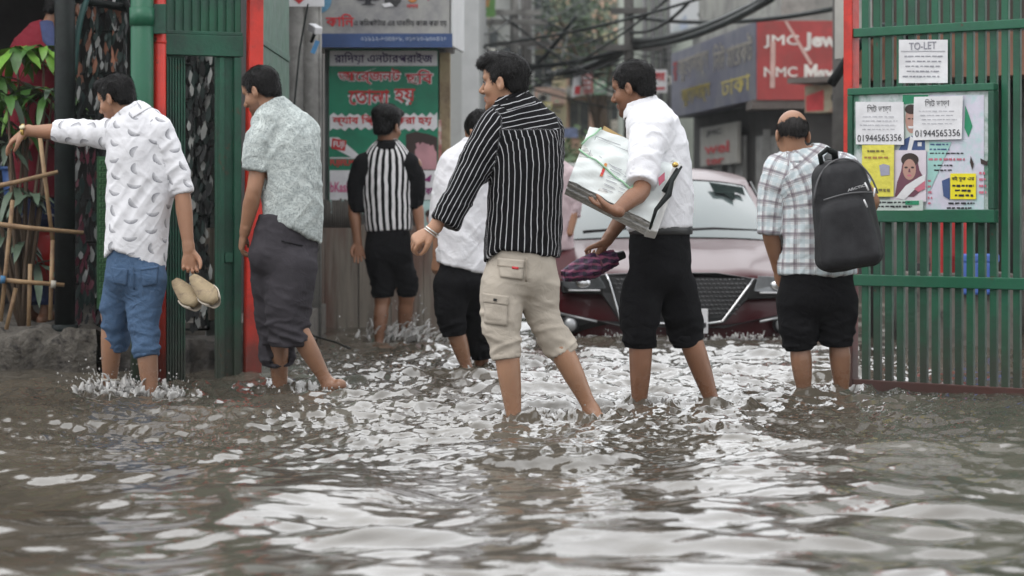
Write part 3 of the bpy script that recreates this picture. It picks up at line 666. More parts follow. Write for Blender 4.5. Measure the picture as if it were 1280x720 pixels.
# ---------------------------------------------------------------- right gate with its notice board
GP = Plane(1062, 11.34, 1290, 10.70)
def right_gate():
    r = empty('metal_gate', GP.xy(1070, 0), 'open green barred metal gate with a red edge post, carrying the notice board', 'gate')
    zt = 2.75
    for i in range(20):
        x = 1081 + i * 14.55
        if x > 1360: break
        mb = MB(); GP.zslab(mb, x - 4.2, x + 4.2, .0, zt, .025, 0); mb.build('bar', GRN if i % 3 else GRN2, r, bevel=.003)
    for a, b in ((36, 47), (343, 357)):
        mb = MB(); z1, z0 = GP.z(1070, a), GP.z(1070, b); GP.zslab(mb, 1069, 1370, z0, z1, .06, .022); mb.build('rail', GRN2, r, bevel=.004)
    mb = MB(); GP.zslab(mb, 1069, 1370, zt - .05, zt, .06, .022); mb.build('rail', GRN2, r, bevel=.004)
    mb = MB(); GP.zslab(mb, 1064, 1370, -.05, .022, .05, .018); mb.build('bottom_rail', DRED, r, bevel=.004)
    mb = MB(); GP.zslab(mb, 1058, 1069, GP.z(1064, 300), zt, .07, .03); mb.build('edge_post', RED, r, bevel=.004)
    mb = MB(); GP.zslab(mb, 1059, 1068.5, -.15, GP.z(1064, 300), .06, .025); mb.build('edge_post_foot', DRED, r, bevel=.004)
right_gate()
def dashes(mb, pl, x0, y0, x1, rows, dy, off, mi=0, h=1.5, ref=None, gap=(.8, 2.2), ln=(2.2, 7)):
    for k in range(rows):
        x = x0 + random.uniform(0, (x1 - x0) * .15); e = x1 - random.uniform(0, (x1 - x0) * .15)
        while x < e:
            w = min(random.uniform(*ln), e - x); y = y0 + k * dy
            if w > .6:
                P = [pl.at(x, y, off), pl.at(x + w, y, off), pl.at(x + w, y + h * random.uniform(.6, 1.1), off), pl.at(x, y + h * random.uniform(.7, 1), off)]
                mb.add(P, [(0, 1, 2, 3)], mi)
            x += w + random.uniform(*gap)
def poly(mb, pl, pts, off, mi=0):
    P = [pl.at(x, y, off) for x, y in pts]; mb.add(P, [tuple(range(len(P)))], mi)
def disc(mb, pl, x, y, rx, ry, off, mi=0, n=22, a0=0., a1=6.2832):
    poly(mb, pl, [(x + rx * math.cos(a0 + (a1 - a0) * i / n), y + ry * math.sin(a0 + (a1 - a0) * i / n)) for i in range(n)], off, mi)
def paper(name, x0, y0, x1, y1, off, m, label, cat, group=None, tilt=0., pl=GP):
    """a sheet with a slightly buckled surface"""
    mb = MB(); nx, ny = 8, 8; V = []; Fs = []
    for j in range(ny + 1):
        for i in range(nx + 1):
            a, b = i / nx, j / ny; edge = math.sin(a * math.pi) * math.sin(b * math.pi)
            V.append(pl.at(x0 + (x1 - x0) * a + tilt * (b - .5), y0 + (y1 - y0) * b + tilt * (a - .5), off + .002 + .0017 * edge * math.sin(7 * a + 5 * b + x0)))
    for j in range(ny):
        for i in range(nx):
            k = j * (nx + 1) + i; Fs.append((k, k + 1, k + nx + 2, k + nx + 1))
    mb.add(V, Fs); o = mb.build(name, m, None, True, loc=pl.at((x0 + x1) / 2, y1, off)); tag(o, label, cat, group); return o
def notice_board():
    r = empty('notice_board', GP.at(1160, 280, .03), 'green framed notice board on the barred gate, pasted with posters', 'notice board')
    mb = MB(); GP.zslab(mb, 1070, 1247, GP.z(1070, 268), GP.z(1070, 116), .012, .045); mb.build('backing', mat('torn_paper_backing', (.55, .60, .60), .85, .2, 9, .003, 30, dirt=(.10, .24, .17), dsc=7), r)
    zt, zb = GP.z(1070, 111), GP.z(1070, 273)
    for a, b, z0, z1 in ((1067, 1250, zt - .035, zt), (1067, 1250, zb - .018, zb + .045), (1067, 1073.5, zb + .046, zt - .036), (1242.5, 1250, zb + .046, zt - .036)):
        mb = MB(); GP.zslab(mb, a, b, z0, z1, .05, .062); mb.build('board_frame', GRN2 if z1 - z0 < .2 else GRN, r, bevel=.004)
    pgp = 'posters pasted on the notice board'
    lil = mat('lilac_poster_paper', (.62, .60, .70), .7, .12, 14, .002, 25, dirt=(.42, .60, .60), dsc=9); yel = mat('yellow_paper', (.72, .66, .10), .7, .15, 20, .006, 45); yel2 = mat('bright_yellow_paper', (.80, .70, .02), .7, .06, 20)
    skin = mat('printed_skin', (.46, .27, .22), .7, .1); blue = mat('printed_blue', (.05, .09, .22), .7); mar = mat('printed_maroon', (.16, .06, .09), .7); pink = mat('printed_pink', (.55, .16, .22), .7); aqua = mat('printed_aqua', (.36, .62, .58), .7, .2); brn = mat('printed_dark_brown', (.045, .028, .025), .7)
    g2 = mat('printed_green', (.02, .24, .12), .7)
    p = paper('poster', 1164, 119, 1236, 265, .046, lil, 'large pale lilac poster with small print on the right half of the notice board', 'poster', pgp)
    mb = MB(); poly(mb, GP, [(1166, 178), (1196, 178), (1180, 214), (1168, 240), (1166, 240)], .051, 0); poly(mb, GP, [(1213, 132), (1218, 145), (1222, 158), (1217, 172), (1212, 160)], .051, 1)
    dashes(mb, GP, 1167, 191, 1212, 1, 5, .0525, 2, 2); dashes(mb, GP, 1167, 198, 1214, 1, 5, .0525, 3, 3.2); dashes(mb, GP, 1172, 206, 1200, 2, 6, .0525, 2, 2); dashes(mb, GP, 1190, 253, 1228, 2, 6, .0525, 2, 2.6); dashes(mb, GP, 1166, 225, 1172, 5, 7, .0525, 3, 3); dashes(mb, GP, 1166, 180, 1194, 2, 6, .0525, 4, 2)
    poly(mb, GP, [(1220, 195), (1224, 205), (1222, 213), (1219, 203)], .0525, 5); poly(mb, GP, [(1232, 198), (1240, 202), (1243, 199), (1240, 207), (1233, 205)], .0525, 5); dashes(mb, GP, 1230, 215, 1240, 4, 8, .0525, 3, 3.5)
    poly(mb, GP, [(1184, 226), (1194, 222), (1194, 250), (1186, 245)], .0525, 4)
    mb.build('print', [aqua, g2, INK, pink, blue, brn], p)
    p = paper('poster', 1134, 118, 1168, 190, .049, mat('green_poster_paper', (.50, .58, .54), .7, .2, 12), 'poster of a dark-haired man in a blue suit, between the two white notices', 'poster', pgp)
    mb = MB(); poly(mb, GP, [(1135, 119), (1167, 119), (1167, 128), (1135, 131)], .0525, 4); disc(mb, GP, 1146, 150, 7.5, 17, .0525, 0); disc(mb, GP, 1146, 137, 8, 6, .0535, 1)
    poly(mb, GP, [(1130, 188), (1138, 174), (1146, 170), (1156, 173), (1163, 176), (1163, 189)], .0525, 2); poly(mb, GP, [(1141, 189), (1145, 170), (1150, 174), (1146, 189)], .0535, 3); dashes(mb, GP, 1141, 148, 1151, 1, 5, .0545, 1, 1.6, ln=(3, 3.6), gap=(1.5, 2)); poly(mb, GP, [(1142, 158), (1150, 158), (1148, 161), (1143, 161)], .0545, 3); poly(mb, GP, [(1154, 178), (1159, 178), (1159, 183), (1154, 183)], .0535, 3)
    mb.build('portrait', [skin, brn, blue, WHITE, g2], p)
    p = paper('poster', 1120, 188, 1165, 252, .0545, mat('pale_pink_paper', (.66, .60, .66), .7, .1, 9), 'poster of a young woman in a maroon headscarf, below the two white notices', 'poster', pgp)
    mb = MB(); poly(mb, GP, [(1126, 246), (1129, 228), (1134, 214), (1136, 202), (1141, 193), (1148, 194), (1154, 200), (1157, 213), (1162, 222), (1164, 234), (1150, 246)], .0585, 1); disc(mb, GP, 1145, 200, 11, 8.5, .059, 4); disc(mb, GP, 1144.5, 212, 8.2, 13, .0595, 0)
    poly(mb, GP, [(1128, 247), (1140, 232), (1156, 222), (1164, 218), (1164, 226), (1150, 238), (1138, 250)], .0605, 2); poly(mb, GP, [(1150, 236), (1164, 226), (1164, 236), (1156, 240)], .0605, 3)
    for e in (1140.5, 1148.5): disc(mb, GP, e, 209.5, 2.2, 1.3, .0605, 4, 10)
    disc(mb, GP, 1144.5, 219.5, 3, 1.3, .0605, 3, 10); poly(mb, GP, [(1143.8, 211), (1145.4, 211), (1146, 215.5), (1143.2, 215.5)], .0602, 1)
    mb.build('portrait', [skin, mar, WHITE, pink, brn], p)
    for x0, y0, x1, y1, t, lb, off in ((1078, 128, 1138, 181, .5, 'white seat rental notice with a phone number, the left of two on the board', .0615), (1150, 121, 1211, 175, -1.5, 'white seat rental notice with a phone number, the upper right of two on the board', .0615)):
        p = paper('notice', x0, y0, x1, y1, off, WHITE, lb, 'notice', 'white seat rental notices', t)
        mb = MB(); w = x1 - x0; text(mb, 'িসট ভাড়া', GP, x0 + w * .24, y0 + 3, x0 + w * .74, y0 + 14, off + .005, .0); text(mb, '01944565356', GP, x0 + 2.5, y1 - 12.5, x1 - 2.5, y1 - 4, off + .005, .0)
        dashes(mb, GP, x0 + 5, y0 + 18, x1 - 5, 4, 5.2, off + .005, 1, 1.0); mb.build('print', [INK, mat('pale_ink', (.40, .40, .44), .7)], p)
    p = paper('poster', 1086, 181.5, 1126, 246, .064, yel, 'crumpled yellow poster at the left of the notice board, beside the backpack', 'poster', pgp, -.6)
    mb = MB(); dashes(mb, GP, 1092, 188, 1118, 1, 5, .069, 0, 2.6); dashes(mb, GP, 1088, 196, 1124, 1, 5, .069, 1, 2.6); dashes(mb, GP, 1088, 236, 1122, 1, 5, .069, 0, 4)
    poly(mb, GP, [(1108, 207), (1113, 205), (1121, 207), (1121, 219), (1110, 220)], .069, 2); mb.build('print', [mat('olive_ink', (.20, .17, .05), .7), mat('rust_ink', (.42, .22, .07), .7), mat('grey_violet_ink', (.36, .36, .46), .7)], p)
    p = paper('poster', 1195, 217, 1227, 249, .0535, yel2, 'small bright yellow notice pasted at the lower right of the board', 'poster', pgp)
    mb = MB(); text(mb, 'বই বুক এর', GP, 1197, 220, 1225, 227, .0575, .015); dashes(mb, GP, 1197, 231, 1225, 3, 6, .0575, 0, 3); mb.build('print', INK, p)
    p = paper('poster', 1096, 250, 1162, 263, .0605, mat('pale_green_paper', (.50, .58, .54), .75, .2, 10), 'torn pale green strip of print along the bottom of the notice board', 'poster', pgp)
    mb = MB(); dashes(mb, GP, 1098, 252, 1150, 2, 5, .0645, 0, 2.4); poly(mb, GP, [(1140, 251), (1157, 251), (1157, 256), (1140, 256)], .0645, 1); mb.build('print', [INK, g2], p)
    p = paper('to_let_sign', 1127, 50, 1188, 104, .024, WHITE, 'white TO-LET sheet tied to the gate bars above the notice board', 'sign')
    mb = MB(); text(mb, 'TO-LET', GP, 1140, 53, 1174, 62, .029, .01); dashes(mb, GP, 1133, 70, 1182, 4, 6.2, .029, 0, 1.7); poly(mb, GP, [(1130, 64), (1185, 64), (1185, 64.8), (1130, 64.8)], .029, 0); dashes(mb, GP, 1130, 95, 1184, 1, 5, .029, 0, 2); mb.build('print', mat('faint_ink', (.28, .28, .32)), p)
notice_board()

# ---------------------------------------------------------------- left gate
LP = Plane(160, 11.5, 330, 11.82)
def ribbed(mb, pl, x0, x1, z0, z1, n, off=0., t=.012, mi=0):
    w = (x1 - x0) / n
    pl.zslab(mb, x0, x1, z0, z1, t, off, mi)
    for i in range(n): pl.zslab(mb, x0 + w * (i + .22), x0 + w * (i + .78), z0 + .01, z1 - .01, .012, off + .0125, mi)
def left_gate():
    zt = 2.7; r = empty('metal_gate', LP.xy(250, -.15), 'green ribbed sheet metal gate with a wicket opening, beside the red post', 'gate')
    zh = LP.z(250, 44); zl = LP.z(250, 70)
    mb = MB(); ribbed(mb, LP, 206, 302, zh + .002, zt, 9, -.01); mb.build('upper_sheet', GRN, r)
    mb = MB(); LP.zslab(mb, 204, 302, zl, zh, .06, .03); LP.zslab(mb, 204, 302, zh, zh + .02, .04, .02); mb.build('header', DGRN, r, bevel=.004)
    mb = MB(); ribbed(mb, LP, 205, 233, -.1, zl - .002, 8, -.02); mb.build('side_sheet', DGRN, r)
    mb = MB(); LP.zslab(mb, 272, 301, -.12, zl - .002, .05, .0); LP.zslab(mb, 273, 279, -.12, zl - .004, .03, .022); LP.zslab(mb, 291, 300, -.12, zl - .004, .03, .026); mb.build('jamb', DGRN, r, bevel=.004)
    mb = MB(); z = LP.z(286, 328); LP.zslab(mb, 280, 290, z, z + .05, .03, .018); mb.build('lock_plate', DGRN, r, bevel=.003)
    a = LP.xy(313, -.15, .05); b = LP.xy(318.5, zt, .05); mb = MB(); w = LP.u * .044; n = LP.n * .055
    mb.hexa([a - w, a + w, a + w - n, a - w - n, b - w * .8, b + w * .8, b + w * .8 - n, b - w * .8 - n]); tag(mb.build('gate_post', RED, None, bevel=.004, loc=a), 'tall red square gate post standing in the water in front of the older man', 'post')
    mb = MB(); LP.zslab(mb, 316.5, 323, -.16, LP.z(318, 378), .03, .0); tag(mb.build('gate_stop', RED, None, bevel=.004, loc=LP.xy(319, -.16)), 'short thin red bar standing right against the foot of the red gate post', 'post')
    p = LP.xy(174, -.17, .05); mb = MB(); q = p.copy(); q.z = zt; mb.tube([p, q], .058, 20); zc = LP.z(174, 22); c0 = p.copy(); c0.z = zc - .045; c1 = p.copy(); c1.z = zc + .045; mb.tube([c0, c1], .064, 20); tag(mb.build('gate_pillar', GRN2, None, True, loc=p), 'round green steel pillar behind the man in the leaf-print shirt', 'pillar')
    m_ = mb = MB(); mb.box((p.x + .085, p.y + .01, zc - .01), (.07, .03, .15)); mb.box((p.x + .075, p.y + .01, LP.z(174, 330)), (.06, .03, .12)); h = mb.build('hinge', DGRN, r, bevel=.003)
    p = LP.xy(197, -.17, .03); q = p.copy(); q.z = zt; mb = MB(); mb.tube([p, q], .034, 16); k = p.copy(); k.z = LP.z(197, 55); k2 = k.copy(); k2.z += .015; mb.tube([k, k2], .0365, 16); tag(mb.build('gate_pipe', RED, None, True, loc=p), 'round red pipe standing close beside the green steel pillar', 'pipe')
left_gate()
BP = Plane(322, 11.95, 360, 13.6)
mb = MB(); ribbed(mb, BP, 322, 359, -.1, BP.z(340, -40), 7, 0)
r = tag(mb.build('gate_leaf', GRN, None, loc=BP.xy(340, -.1)), 'green ribbed gate leaf folded back behind the red gate post', 'gate')
mb = MB(); BP.slab(mb, 323, 58, 358.5, 66, .05, .03, ref=340); mb.build('rail', DGRN, r, bevel=.003)
mb = MB(); BP.slab(mb, 334, -12, 352, 38, .012, .03, ref=343); r = tag(mb.build('sign_plate', REDINK, None, loc=BP.at(343, 38, .03)), 'red sign with white lettering on the folded green gate leaf', 'sign')
mb = MB(); dashes(mb, BP, 335, 2, 351, 4, 9, .033, 0, 4, ln=(1, 3), gap=(.4, .8)); mb.build('print', WHITE, r)
# ornamental screens of leaf strips
def leaf_screen(name, pl, x0, x1, y0, y1, n, label, arch=False, pinkish=.0):
    r = empty(name, pl.at((x0 + x1) / 2, y1), label, 'screen'); cols = [mat('screen_leaf_black', (.012, .014, .014), .45), mat('screen_leaf_green', (.016, .034, .030), .45), mat('screen_leaf_grey', (.36, .37, .36), .5), mat('screen_leaf_maroon', (.12, .022, .04), .5), mat('screen_leaf_rust', (.30, .13, .08), .6)]
    mb = MB()
    for i in range(n):
        x = random.uniform(x0, x1); y = random.uniform(y0, y1); w = random.uniform(1.3, 2.8); h = random.uniform(5, 12); a = random.uniform(-.4, .4); o = random.uniform(-.05, .05); P = []
        for px, py in ((0, -h), (w, -h * .25), (w * .6, h * .7), (-w * .3, h), (-w, .1 * h)): P.append(pl.at(x + px * math.cos(a) - py * math.sin(a) * .6, y + py, o + px * .004))
        k = (y - y0) / (y1 - y0); c = random.random(); mi = 2 if c < .17 else 1 if c < .45 else 0
        if c > .78 and k > .45 and pinkish: mi = 3
        if c > .72 and k < .28 and pinkish: mi = 4
        mb.prism(P, pl.n * -.004, mi)
    mb.build('leaf_strips', cols, r)
    mb = MB()
    for x in (x0, (x0 + x1) / 2, x1): mb.tube([pl.at(x, y0, -.03), pl.at(x, y1, -.03)], .010, 8)
    for y in np.linspace(y0, y1, 9): mb.tube([pl.at(x0, y, -.03), pl.at(x1, y, -.03)], .007, 8)
    mb.build('screen_frame', BLK, r, True)
    if arch:
        for s, m in ((1, mat('teal_steel', (.05, .13, .12), .45)), (-1, BLK)):
            xm = (x0 + x1) / 2 + 6; P = [pl.at(xm - s * (xm - x0 - 2) * math.sin(t * math.pi / 2) * 1.0, y0 + 118 - 118 * math.cos(t * math.pi / 2) - 10, .055) for t in np.linspace(.05, 1, 14)]
            mb = MB(); mb.tube(P, .017, 8); mb.build('arch_rib', m, r, True)
        mb = MB(); mb.tube([pl.at(x0 - 14, -4, .04), pl.at(x1 + 4, 12, .04)], .022, 8); mb.build('top_bar', BLK, r, True)
S1 = Plane(60, 12.35, 165, 12.55)
leaf_screen('leaf_screen', S1, 88, 158, -14, 408, 620, 'dark screen of leaf strips with an arched top, left of the green pillar', True, .3)
S2 = Plane(225, 12.5, 285, 12.7)
leaf_screen('leaf_screen', S2, 231, 264, 32, 412, 300, 'narrow dark screen of leaf strips seen through the gate opening')
mb = MB()
for i in range(64): S2.slab(mb, 265.5, 50 + i * 5.6, 279, 53.4 + i * 5.6, .03, -.02)
S2.zslab(mb, 264.5, 280.5, S2.z(270, 420), S2.z(270, 30), .01, -.055)
tag(mb.build('louvre_shutter', mat('grey_metal', (.22, .22, .22), .5, .3), None, loc=S2.at(272, 420)), 'narrow grey ribbed shutter beside the leaf screen in the gate opening', 'shutter')
mb = MB(); S2.slab(mb, 262, 285, 281, 400, .05, .0); tag(mb.build('timber_batten', WOODG, None, bevel=.003, loc=S2.at(271, 400)), 'rough brown timber batten upright at the right of the gate opening', 'batten')
KP = mat('key_pattern_green', (.035, .11, .045), .6, .3, 30, .004, 60)
mb = MB(); S1.slab(mb, 116, 196, 136, 385, .02, .10)
for i in range(24):
    y = 200 + i * 7.6
    for a, b, c, d_ in ((118, 0, 132, 1.2), (118, 0, 119.2, 5), (121.5, 2.4, 132, 3.6), (121.5, 2.4, 122.7, 6)): S1.slab(mb, a, y + b, c, y + d_, .006, .107, 1)
tag(mb.build('patterned_panel', [KP, mat('key_line_green', (.09, .22, .10), .6)], None, loc=S1.at(126, 385)), 'green panel with a raised key pattern, left of the leaf-print shirt', 'panel')
# kerb block, steel column, rubble
def rough_block(name, x0, x1, y0, z0, z1, depth, m, amp, seed):
    nx, nz, ny = 60, 12, 8; V = []; Fs = []
    prof = [(0, t) for t in np.linspace(0, 1, nz)] + [(t, 1) for t in np.linspace(0, 1, ny)[1:]]
    for i in range(nx + 1):
        for (b, c) in prof: V.append((x0 + (x1 - x0) * i / nx, y0 + depth * b, z0 + (z1 - z0) * c))
    k = len(prof)
    for i in range(nx):
        for j in range(k - 1): Fs.append((i * k + j, (i + 1) * k + j, (i + 1) * k + j + 1, i * k + j + 1))
    V = np.array(V); dsp = amp * (vnoise(V * 7 + seed) + .6 * vnoise(V * 19 + seed) + .3 * vnoise(V * 45 + seed)); V[:, 1] -= dsp; V[:, 2] += dsp * .7 * (V[:, 2] > z0 + .02)
    mb = MB(); mb.add(V, Fs); return mb.build(name, m, None, True, loc=(x0, y0, z0))
CONC = mat('old_concrete', (.17, .155, .135), .9, .5, 5, .012, 22, dirt=(.05, .045, .04), dsc=5)
tag(rough_block('kerb', -4.2, -2.20, 12.05, -.4, .215, 1.6, mat('kerb_concrete', (.15, .135, .115), .85, .6, 9, .05, 26, dirt=(.025, .022, .02), dsc=9), .06, 2), kind='structure')
tag(rough_block('rubble_bank', -2.21, -1.42, 12.25, -.4, .13, 1.2, mat('dark_rubble', (.07, .063, .056), .9, .5, 8, .02, 25, dirt=(.02, .018, .017), dsc=6), .05, 8), kind='structure')
p = W(81, 417, 12.3); mb = MB(); mb.tube([p, p + Vector((0, 0, 2.6))], .056, 18); mb.tube([p, p + Vector((0, 0, .05))], .07, 18)
z = W(81, 60, 12.3).z; mb2 = MB(); tag(mb.build('steel_column', BLK, None, True, loc=p), 'dark round steel column standing on the kerb beside the bamboo fence', 'column')
def bamboo():
    f = Plane(-20, 12.05, 110, 12.2); r = empty('bamboo_fence', f.at(30, 412), 'low bamboo pole fence on the kerb at the far left', 'fence')
    for a, b in (((-30, 238), (72, 215)), ((-30, 277), (104, 291)), ((-30, 346), (80, 356))):
        mb = MB(); mb.tube([f.at(*a, .02), f.at((a[0] + b[0]) / 2, (a[1] + b[1]) / 2 + 1, .02), f.at(*b, .02)], [.0145, .013, .011], 9); mb.build('rail', WOOD, r, True)
    for a, b in (((50, 170), (66, 300)), ((66, 300), (63, 400)), ((16, 250), (1, 402)), ((38, 330), (36, 408)), ((20, 360), (8, 412))):
        mb = MB(); mb.tube([f.at(*a, -.01), f.at(*b, -.01)], .0115, 9); mb.build('post', WOOD, r, True)
    for x, y in ((3, 349), (66, 355)):
        mb = MB(); mb.tube([f.at(x - 3, y, .03), f.at(x + 3, y + .5, .03)], .021, 9); mb.build('binding', mat('blue_string', (.05, .16, .30), .7) if x < 9 else mat('pale_string', (.45, .42, .36), .8), r, True)
bamboo()
# potted shrub with long drooping leaves
def shrub():
    base = W(28, 412, 12.75); r = empty('shrub', base, 'broad-leaved shrub with bright green top leaves behind the bamboo fence', 'plant'); st = MB(); lf = MB()
    mats = [mat('leaf_bright', (.15, .32, .045), .4, .3, 9, .003, 40), mat('leaf_mid', (.055, .14, .03), .4, .3, 9, .003, 40), mat('leaf_dull', (.085, .125, .085), .5, .3, 9, .003, 40)]
    def leaf(o, yaw, el, L, w, droop, mi):
        P = Vector(o); pts = []; d = Vector((math.cos(yaw) * math.cos(el), math.sin(yaw) * math.cos(el), math.sin(el))); s = Vector((-math.sin(yaw), math.cos(yaw), 0)); n = 7
        for i in range(n + 1):
            t = i / n; wd = w * (math.sin(math.pi * min(1, t * .96 + .04)) ** .75) * (1 - .25 * t); wv = .006 * math.sin(i * 2.3 + yaw * 5)
            pts.append((P + s * wd + Vector((0, 0, .28 * wd + wv)), P.copy(), P - s * wd + Vector((0, 0, .28 * wd - wv)))); d = (d + Vector((0, 0, -droop / n))).normalized(); P = P + d * L / n
        V = [q for p in pts for q in p]; Fs = []
        for i in range(n):
            a = i * 3; Fs += [(a, a + 1, a + 4, a + 3), (a + 1, a + 2, a + 5, a + 4)]
        lf.add(V, Fs, mi)
    for (x, y, k, mi) in ((20, 60, 11, 0), (55, 60, 11, 0), (36, 108, 10, 0), (2, 96, 6, 1), (66, 112, 6, 1), (10, 120, 9, 1), (58, 120, 9, 1), (30, 165, 10, 1), (8, 180, 8, 2), (20, 235, 8, 2), (40, 245, 9, 2), (30, 300, 9, 2), (8, 290, 7, 2), (46, 330, 6, 2), (-15, 150, 9, 1), (-15, 250, 9, 2)):
        top = W(x, y, 12.75 + random.uniform(-.12, .12)); m = base.lerp(top, .5) + Vector((random.uniform(-.05, .05), 0, 0)); st.tube([base, m, top], [.016, .012, .005], 7)
        for i in range(k): leaf(top, i * 2.4 + random.uniform(-.3, .3), random.uniform(-.5, .5), random.uniform(.13, .34) * (1.25 if mi == 0 else 1), random.uniform(.022, .034) * (1.3 if mi == 0 else 1), random.uniform(.6, 1.9), mi if random.random() < .62 else min(2, mi + 1))
    st.build('stem', mat('bark_brown', (.11, .075, .05), .85), r, True); lf.build('foliage', mats, r, True)
shrub()
def bucket(px, py, d, h, rr, m, name, label, cat):
    p = W(px, py, d); p.z = max(p.z, .2); mb = MB(); mb.tube([p, p + Vector((0, 0, h))], [rr * .8, rr], 24); mb.tube([p + Vector((0, 0, h - .02)), p + Vector((0, 0, h))], [rr * 1.05, rr * 1.06], 24); o = mb.build(name, m, None, True, loc=p); tag(o, label, cat)
    hb = MB(); hb.tube([p + Vector((rr * math.cos(t), -.02, h + rr * .55 * math.sin(t))) for t in np.linspace(0, math.pi, 12)], .006, 6); hb.build('handle', mat('grey_metal', (.22, .22, .22)), o, True)
bucket(50, 350, 13.0, .30, .15, mat('red_plastic', (.50, .02, .02), .35), 'bucket', 'red plastic bucket behind the bamboo fence and drooping leaves', 'bucket')
bucket(28, 260, 13.2, .24, .12, mat('blue_plastic', (.04, .09, .25), .4), 'basket', 'dark blue plastic tub among the leaves at the left', 'tub')
# dark open shop front behind the left fence
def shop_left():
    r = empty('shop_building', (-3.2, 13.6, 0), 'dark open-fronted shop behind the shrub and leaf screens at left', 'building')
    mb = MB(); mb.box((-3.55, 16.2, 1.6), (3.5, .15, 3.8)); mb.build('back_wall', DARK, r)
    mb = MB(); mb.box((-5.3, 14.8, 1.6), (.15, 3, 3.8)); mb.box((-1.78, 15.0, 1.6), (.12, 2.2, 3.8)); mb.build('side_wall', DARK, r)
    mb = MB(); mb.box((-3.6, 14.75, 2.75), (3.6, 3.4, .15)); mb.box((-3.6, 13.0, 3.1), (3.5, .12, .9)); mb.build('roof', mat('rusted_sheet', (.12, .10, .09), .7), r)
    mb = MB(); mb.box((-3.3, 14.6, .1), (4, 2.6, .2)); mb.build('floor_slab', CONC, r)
shop_left()

# rainy air
mb = MB(); mb.box((0, 60, 4.6), (60, 160, 12.6)); m = bpy.data.materials.new('rain_haze'); m.use_nodes = True; t = m.node_tree; t.nodes.remove(t.nodes['Principled BSDF'])
pv = t.nodes.new('ShaderNodeVolumePrincipled'); pv.inputs['Color'].default_value = (.86, .88, .90, 1); pv.inputs['Density'].default_value = .0006; pv.inputs['Anisotropy'].default_value = .2
t.links.new(pv.outputs[0], t.nodes['Material Output'].inputs['Volume']); tag(mb.build('haze', m), kind='stuff')
# ---------------------------------------------------------------- kiosk with the photo-shop signs
KP_ = Plane(400, 17.0, 560, 17.0)
def kiosk():
    r = empty('kiosk', KP_.xy(480, -.17), 'small photo shop kiosk behind the striped vest, hung with printed signs', 'kiosk')
    d = 17.0; X = lambda px: (px - 640) / F * d
    cream = mat('yellowed_timber', (.36, .29, .17), .75, .3, 6, .003, 40, dirt=(.16, .11, .07), dsc=3); shade = mat('kiosk_side_grey', (.17, .175, .18), .7, .3)
    mb = MB(); mb.box(((X(405) + X(556)) / 2, 17.75, 1.3), (X(556) - X(405), 1.4, 2.95)); mb.build('wall', shade, r)
    mb = MB(); KP_.slab(mb, 549.5, 66, 563, 300, .08, .03); mb.build('corner_post', cream, r, bevel=.004)
    mb = MB(); KP_.slab(mb, 544, 150, 552, 330, .01, .05); o = mb.build('poster_strip', mat('torn_red_poster', (.52, .20, .18), .8, .4, 18, dirt=(.60, .56, .52), dsc=16), r)
    # fascia: a shallow box with a leaning right end
    F0 = KP_; z0 = KP_.z(480, 61); zt = KP_.z(480, -70); mb = MB(); KP_.zslab(mb, 392, 566, z0, zt, .9, .32); mb.build('fascia_box', mat('fascia_grey', (.38, .38, .36), .6, .12, 4, dirt=(.22, .22, .23), dsc=2), r, bevel=.006)
    mb = MB(); KP_.zslab(mb, 392, 567, z0 - .012, KP_.z(480, 46), .03, .325); blue = mb.build('fascia_band', mat('fascia_blue', (.035, .075, .20), .5, .2), r)
    mb = MB(); text(mb, '০১৯১২-৬৩৪৪৬৮, ০১৬২৩-৯৩০৪২৬', KP_, 455, 50, 560, 56, .330, .0); mb.build('lettering', mat('pale_blue_ink', (.42, .48, .58)), blue)
    mb = MB(); text(mb, 'এ ক িম্পউটার এর যাবতীয় কাজ করা হয়'.replace('ক িম্প', 'কিমপ'), KP_, 446, 28, 560, 38, .326, .012, 0); text(mb, 'কা িন'.replace(' ', ''), KP_, 412, 22, 446, 37, .326, .02, 1)
    disc(mb, KP_, 518, 1, 6.5, 7, .326, 2); disc(mb, KP_, 518, 0, 4, 4.5, .328, 3); text(mb, 'নগদ', KP_, 511, 10, 525, 15, .326, .02, 1); poly(mb, KP_, [(536, -6), (546, 0), (539, 3), (537, 7)], .326, 4)
    poly(mb, KP_, [(450, -12), (477, -12), (477, 5), (450, 5)], .326, 0); poly(mb, KP_, [(453, -10), (474, -10), (474, 2.5), (453, 2.5)], .328, 5); poly(mb, KP_, [(460, 5), (467, 5), (467, 9), (473, 11), (454, 11), (460, 9)], .3265, 0)
    poly(mb, KP_, [(483, -4), (505, -8), (504, 6), (498, 13), (484, 9)], .326, 6); poly(mb, KP_, [(480, 10), (490, 8), (495, 12), (484, 14)], .327, 3)
    disc(mb, KP_, 404, 4, 15, 17, .326, 7)
    mb.build('print', [INK, REDINK, mat('orange_ink', (.55, .20, .04)), WHITE, mat('magenta_ink', (.45, .04, .14)), mat('screen_blue', (.05, .10, .28)), mat('printer_black', (.03, .03, .032), .5), mat('sky_blue_ink', (.12, .30, .46))], r)
    mb = MB(); P = [KP_.xy(567, z0, .32), KP_.xy(578, z0 + .02, -.7), KP_.xy(578, zt, -.7), KP_.xy(567, zt, .32)]; mb.prism(P, (-.02, 0, 0)); mb.build('fascia_end', mat('fascia_end_grey', (.52, .53, .53), .5, .1), r)
    return r
kiosk()
def sign(name, pl, x0, y0, x1, y1, t, off, m, label, cat='sign', group=None):
    mb = MB(); pl.slab(mb, x0, y0, x1, y1, t, off); o = mb.build(name, m, None, loc=pl.at((x0 + x1) / 2, y1, off)); return tag(o, label, cat, group)
sg = mat('sign_green', (.008, .22, .12), .55, .12, 5, dirt=(.01, .15, .085), dsc=3)
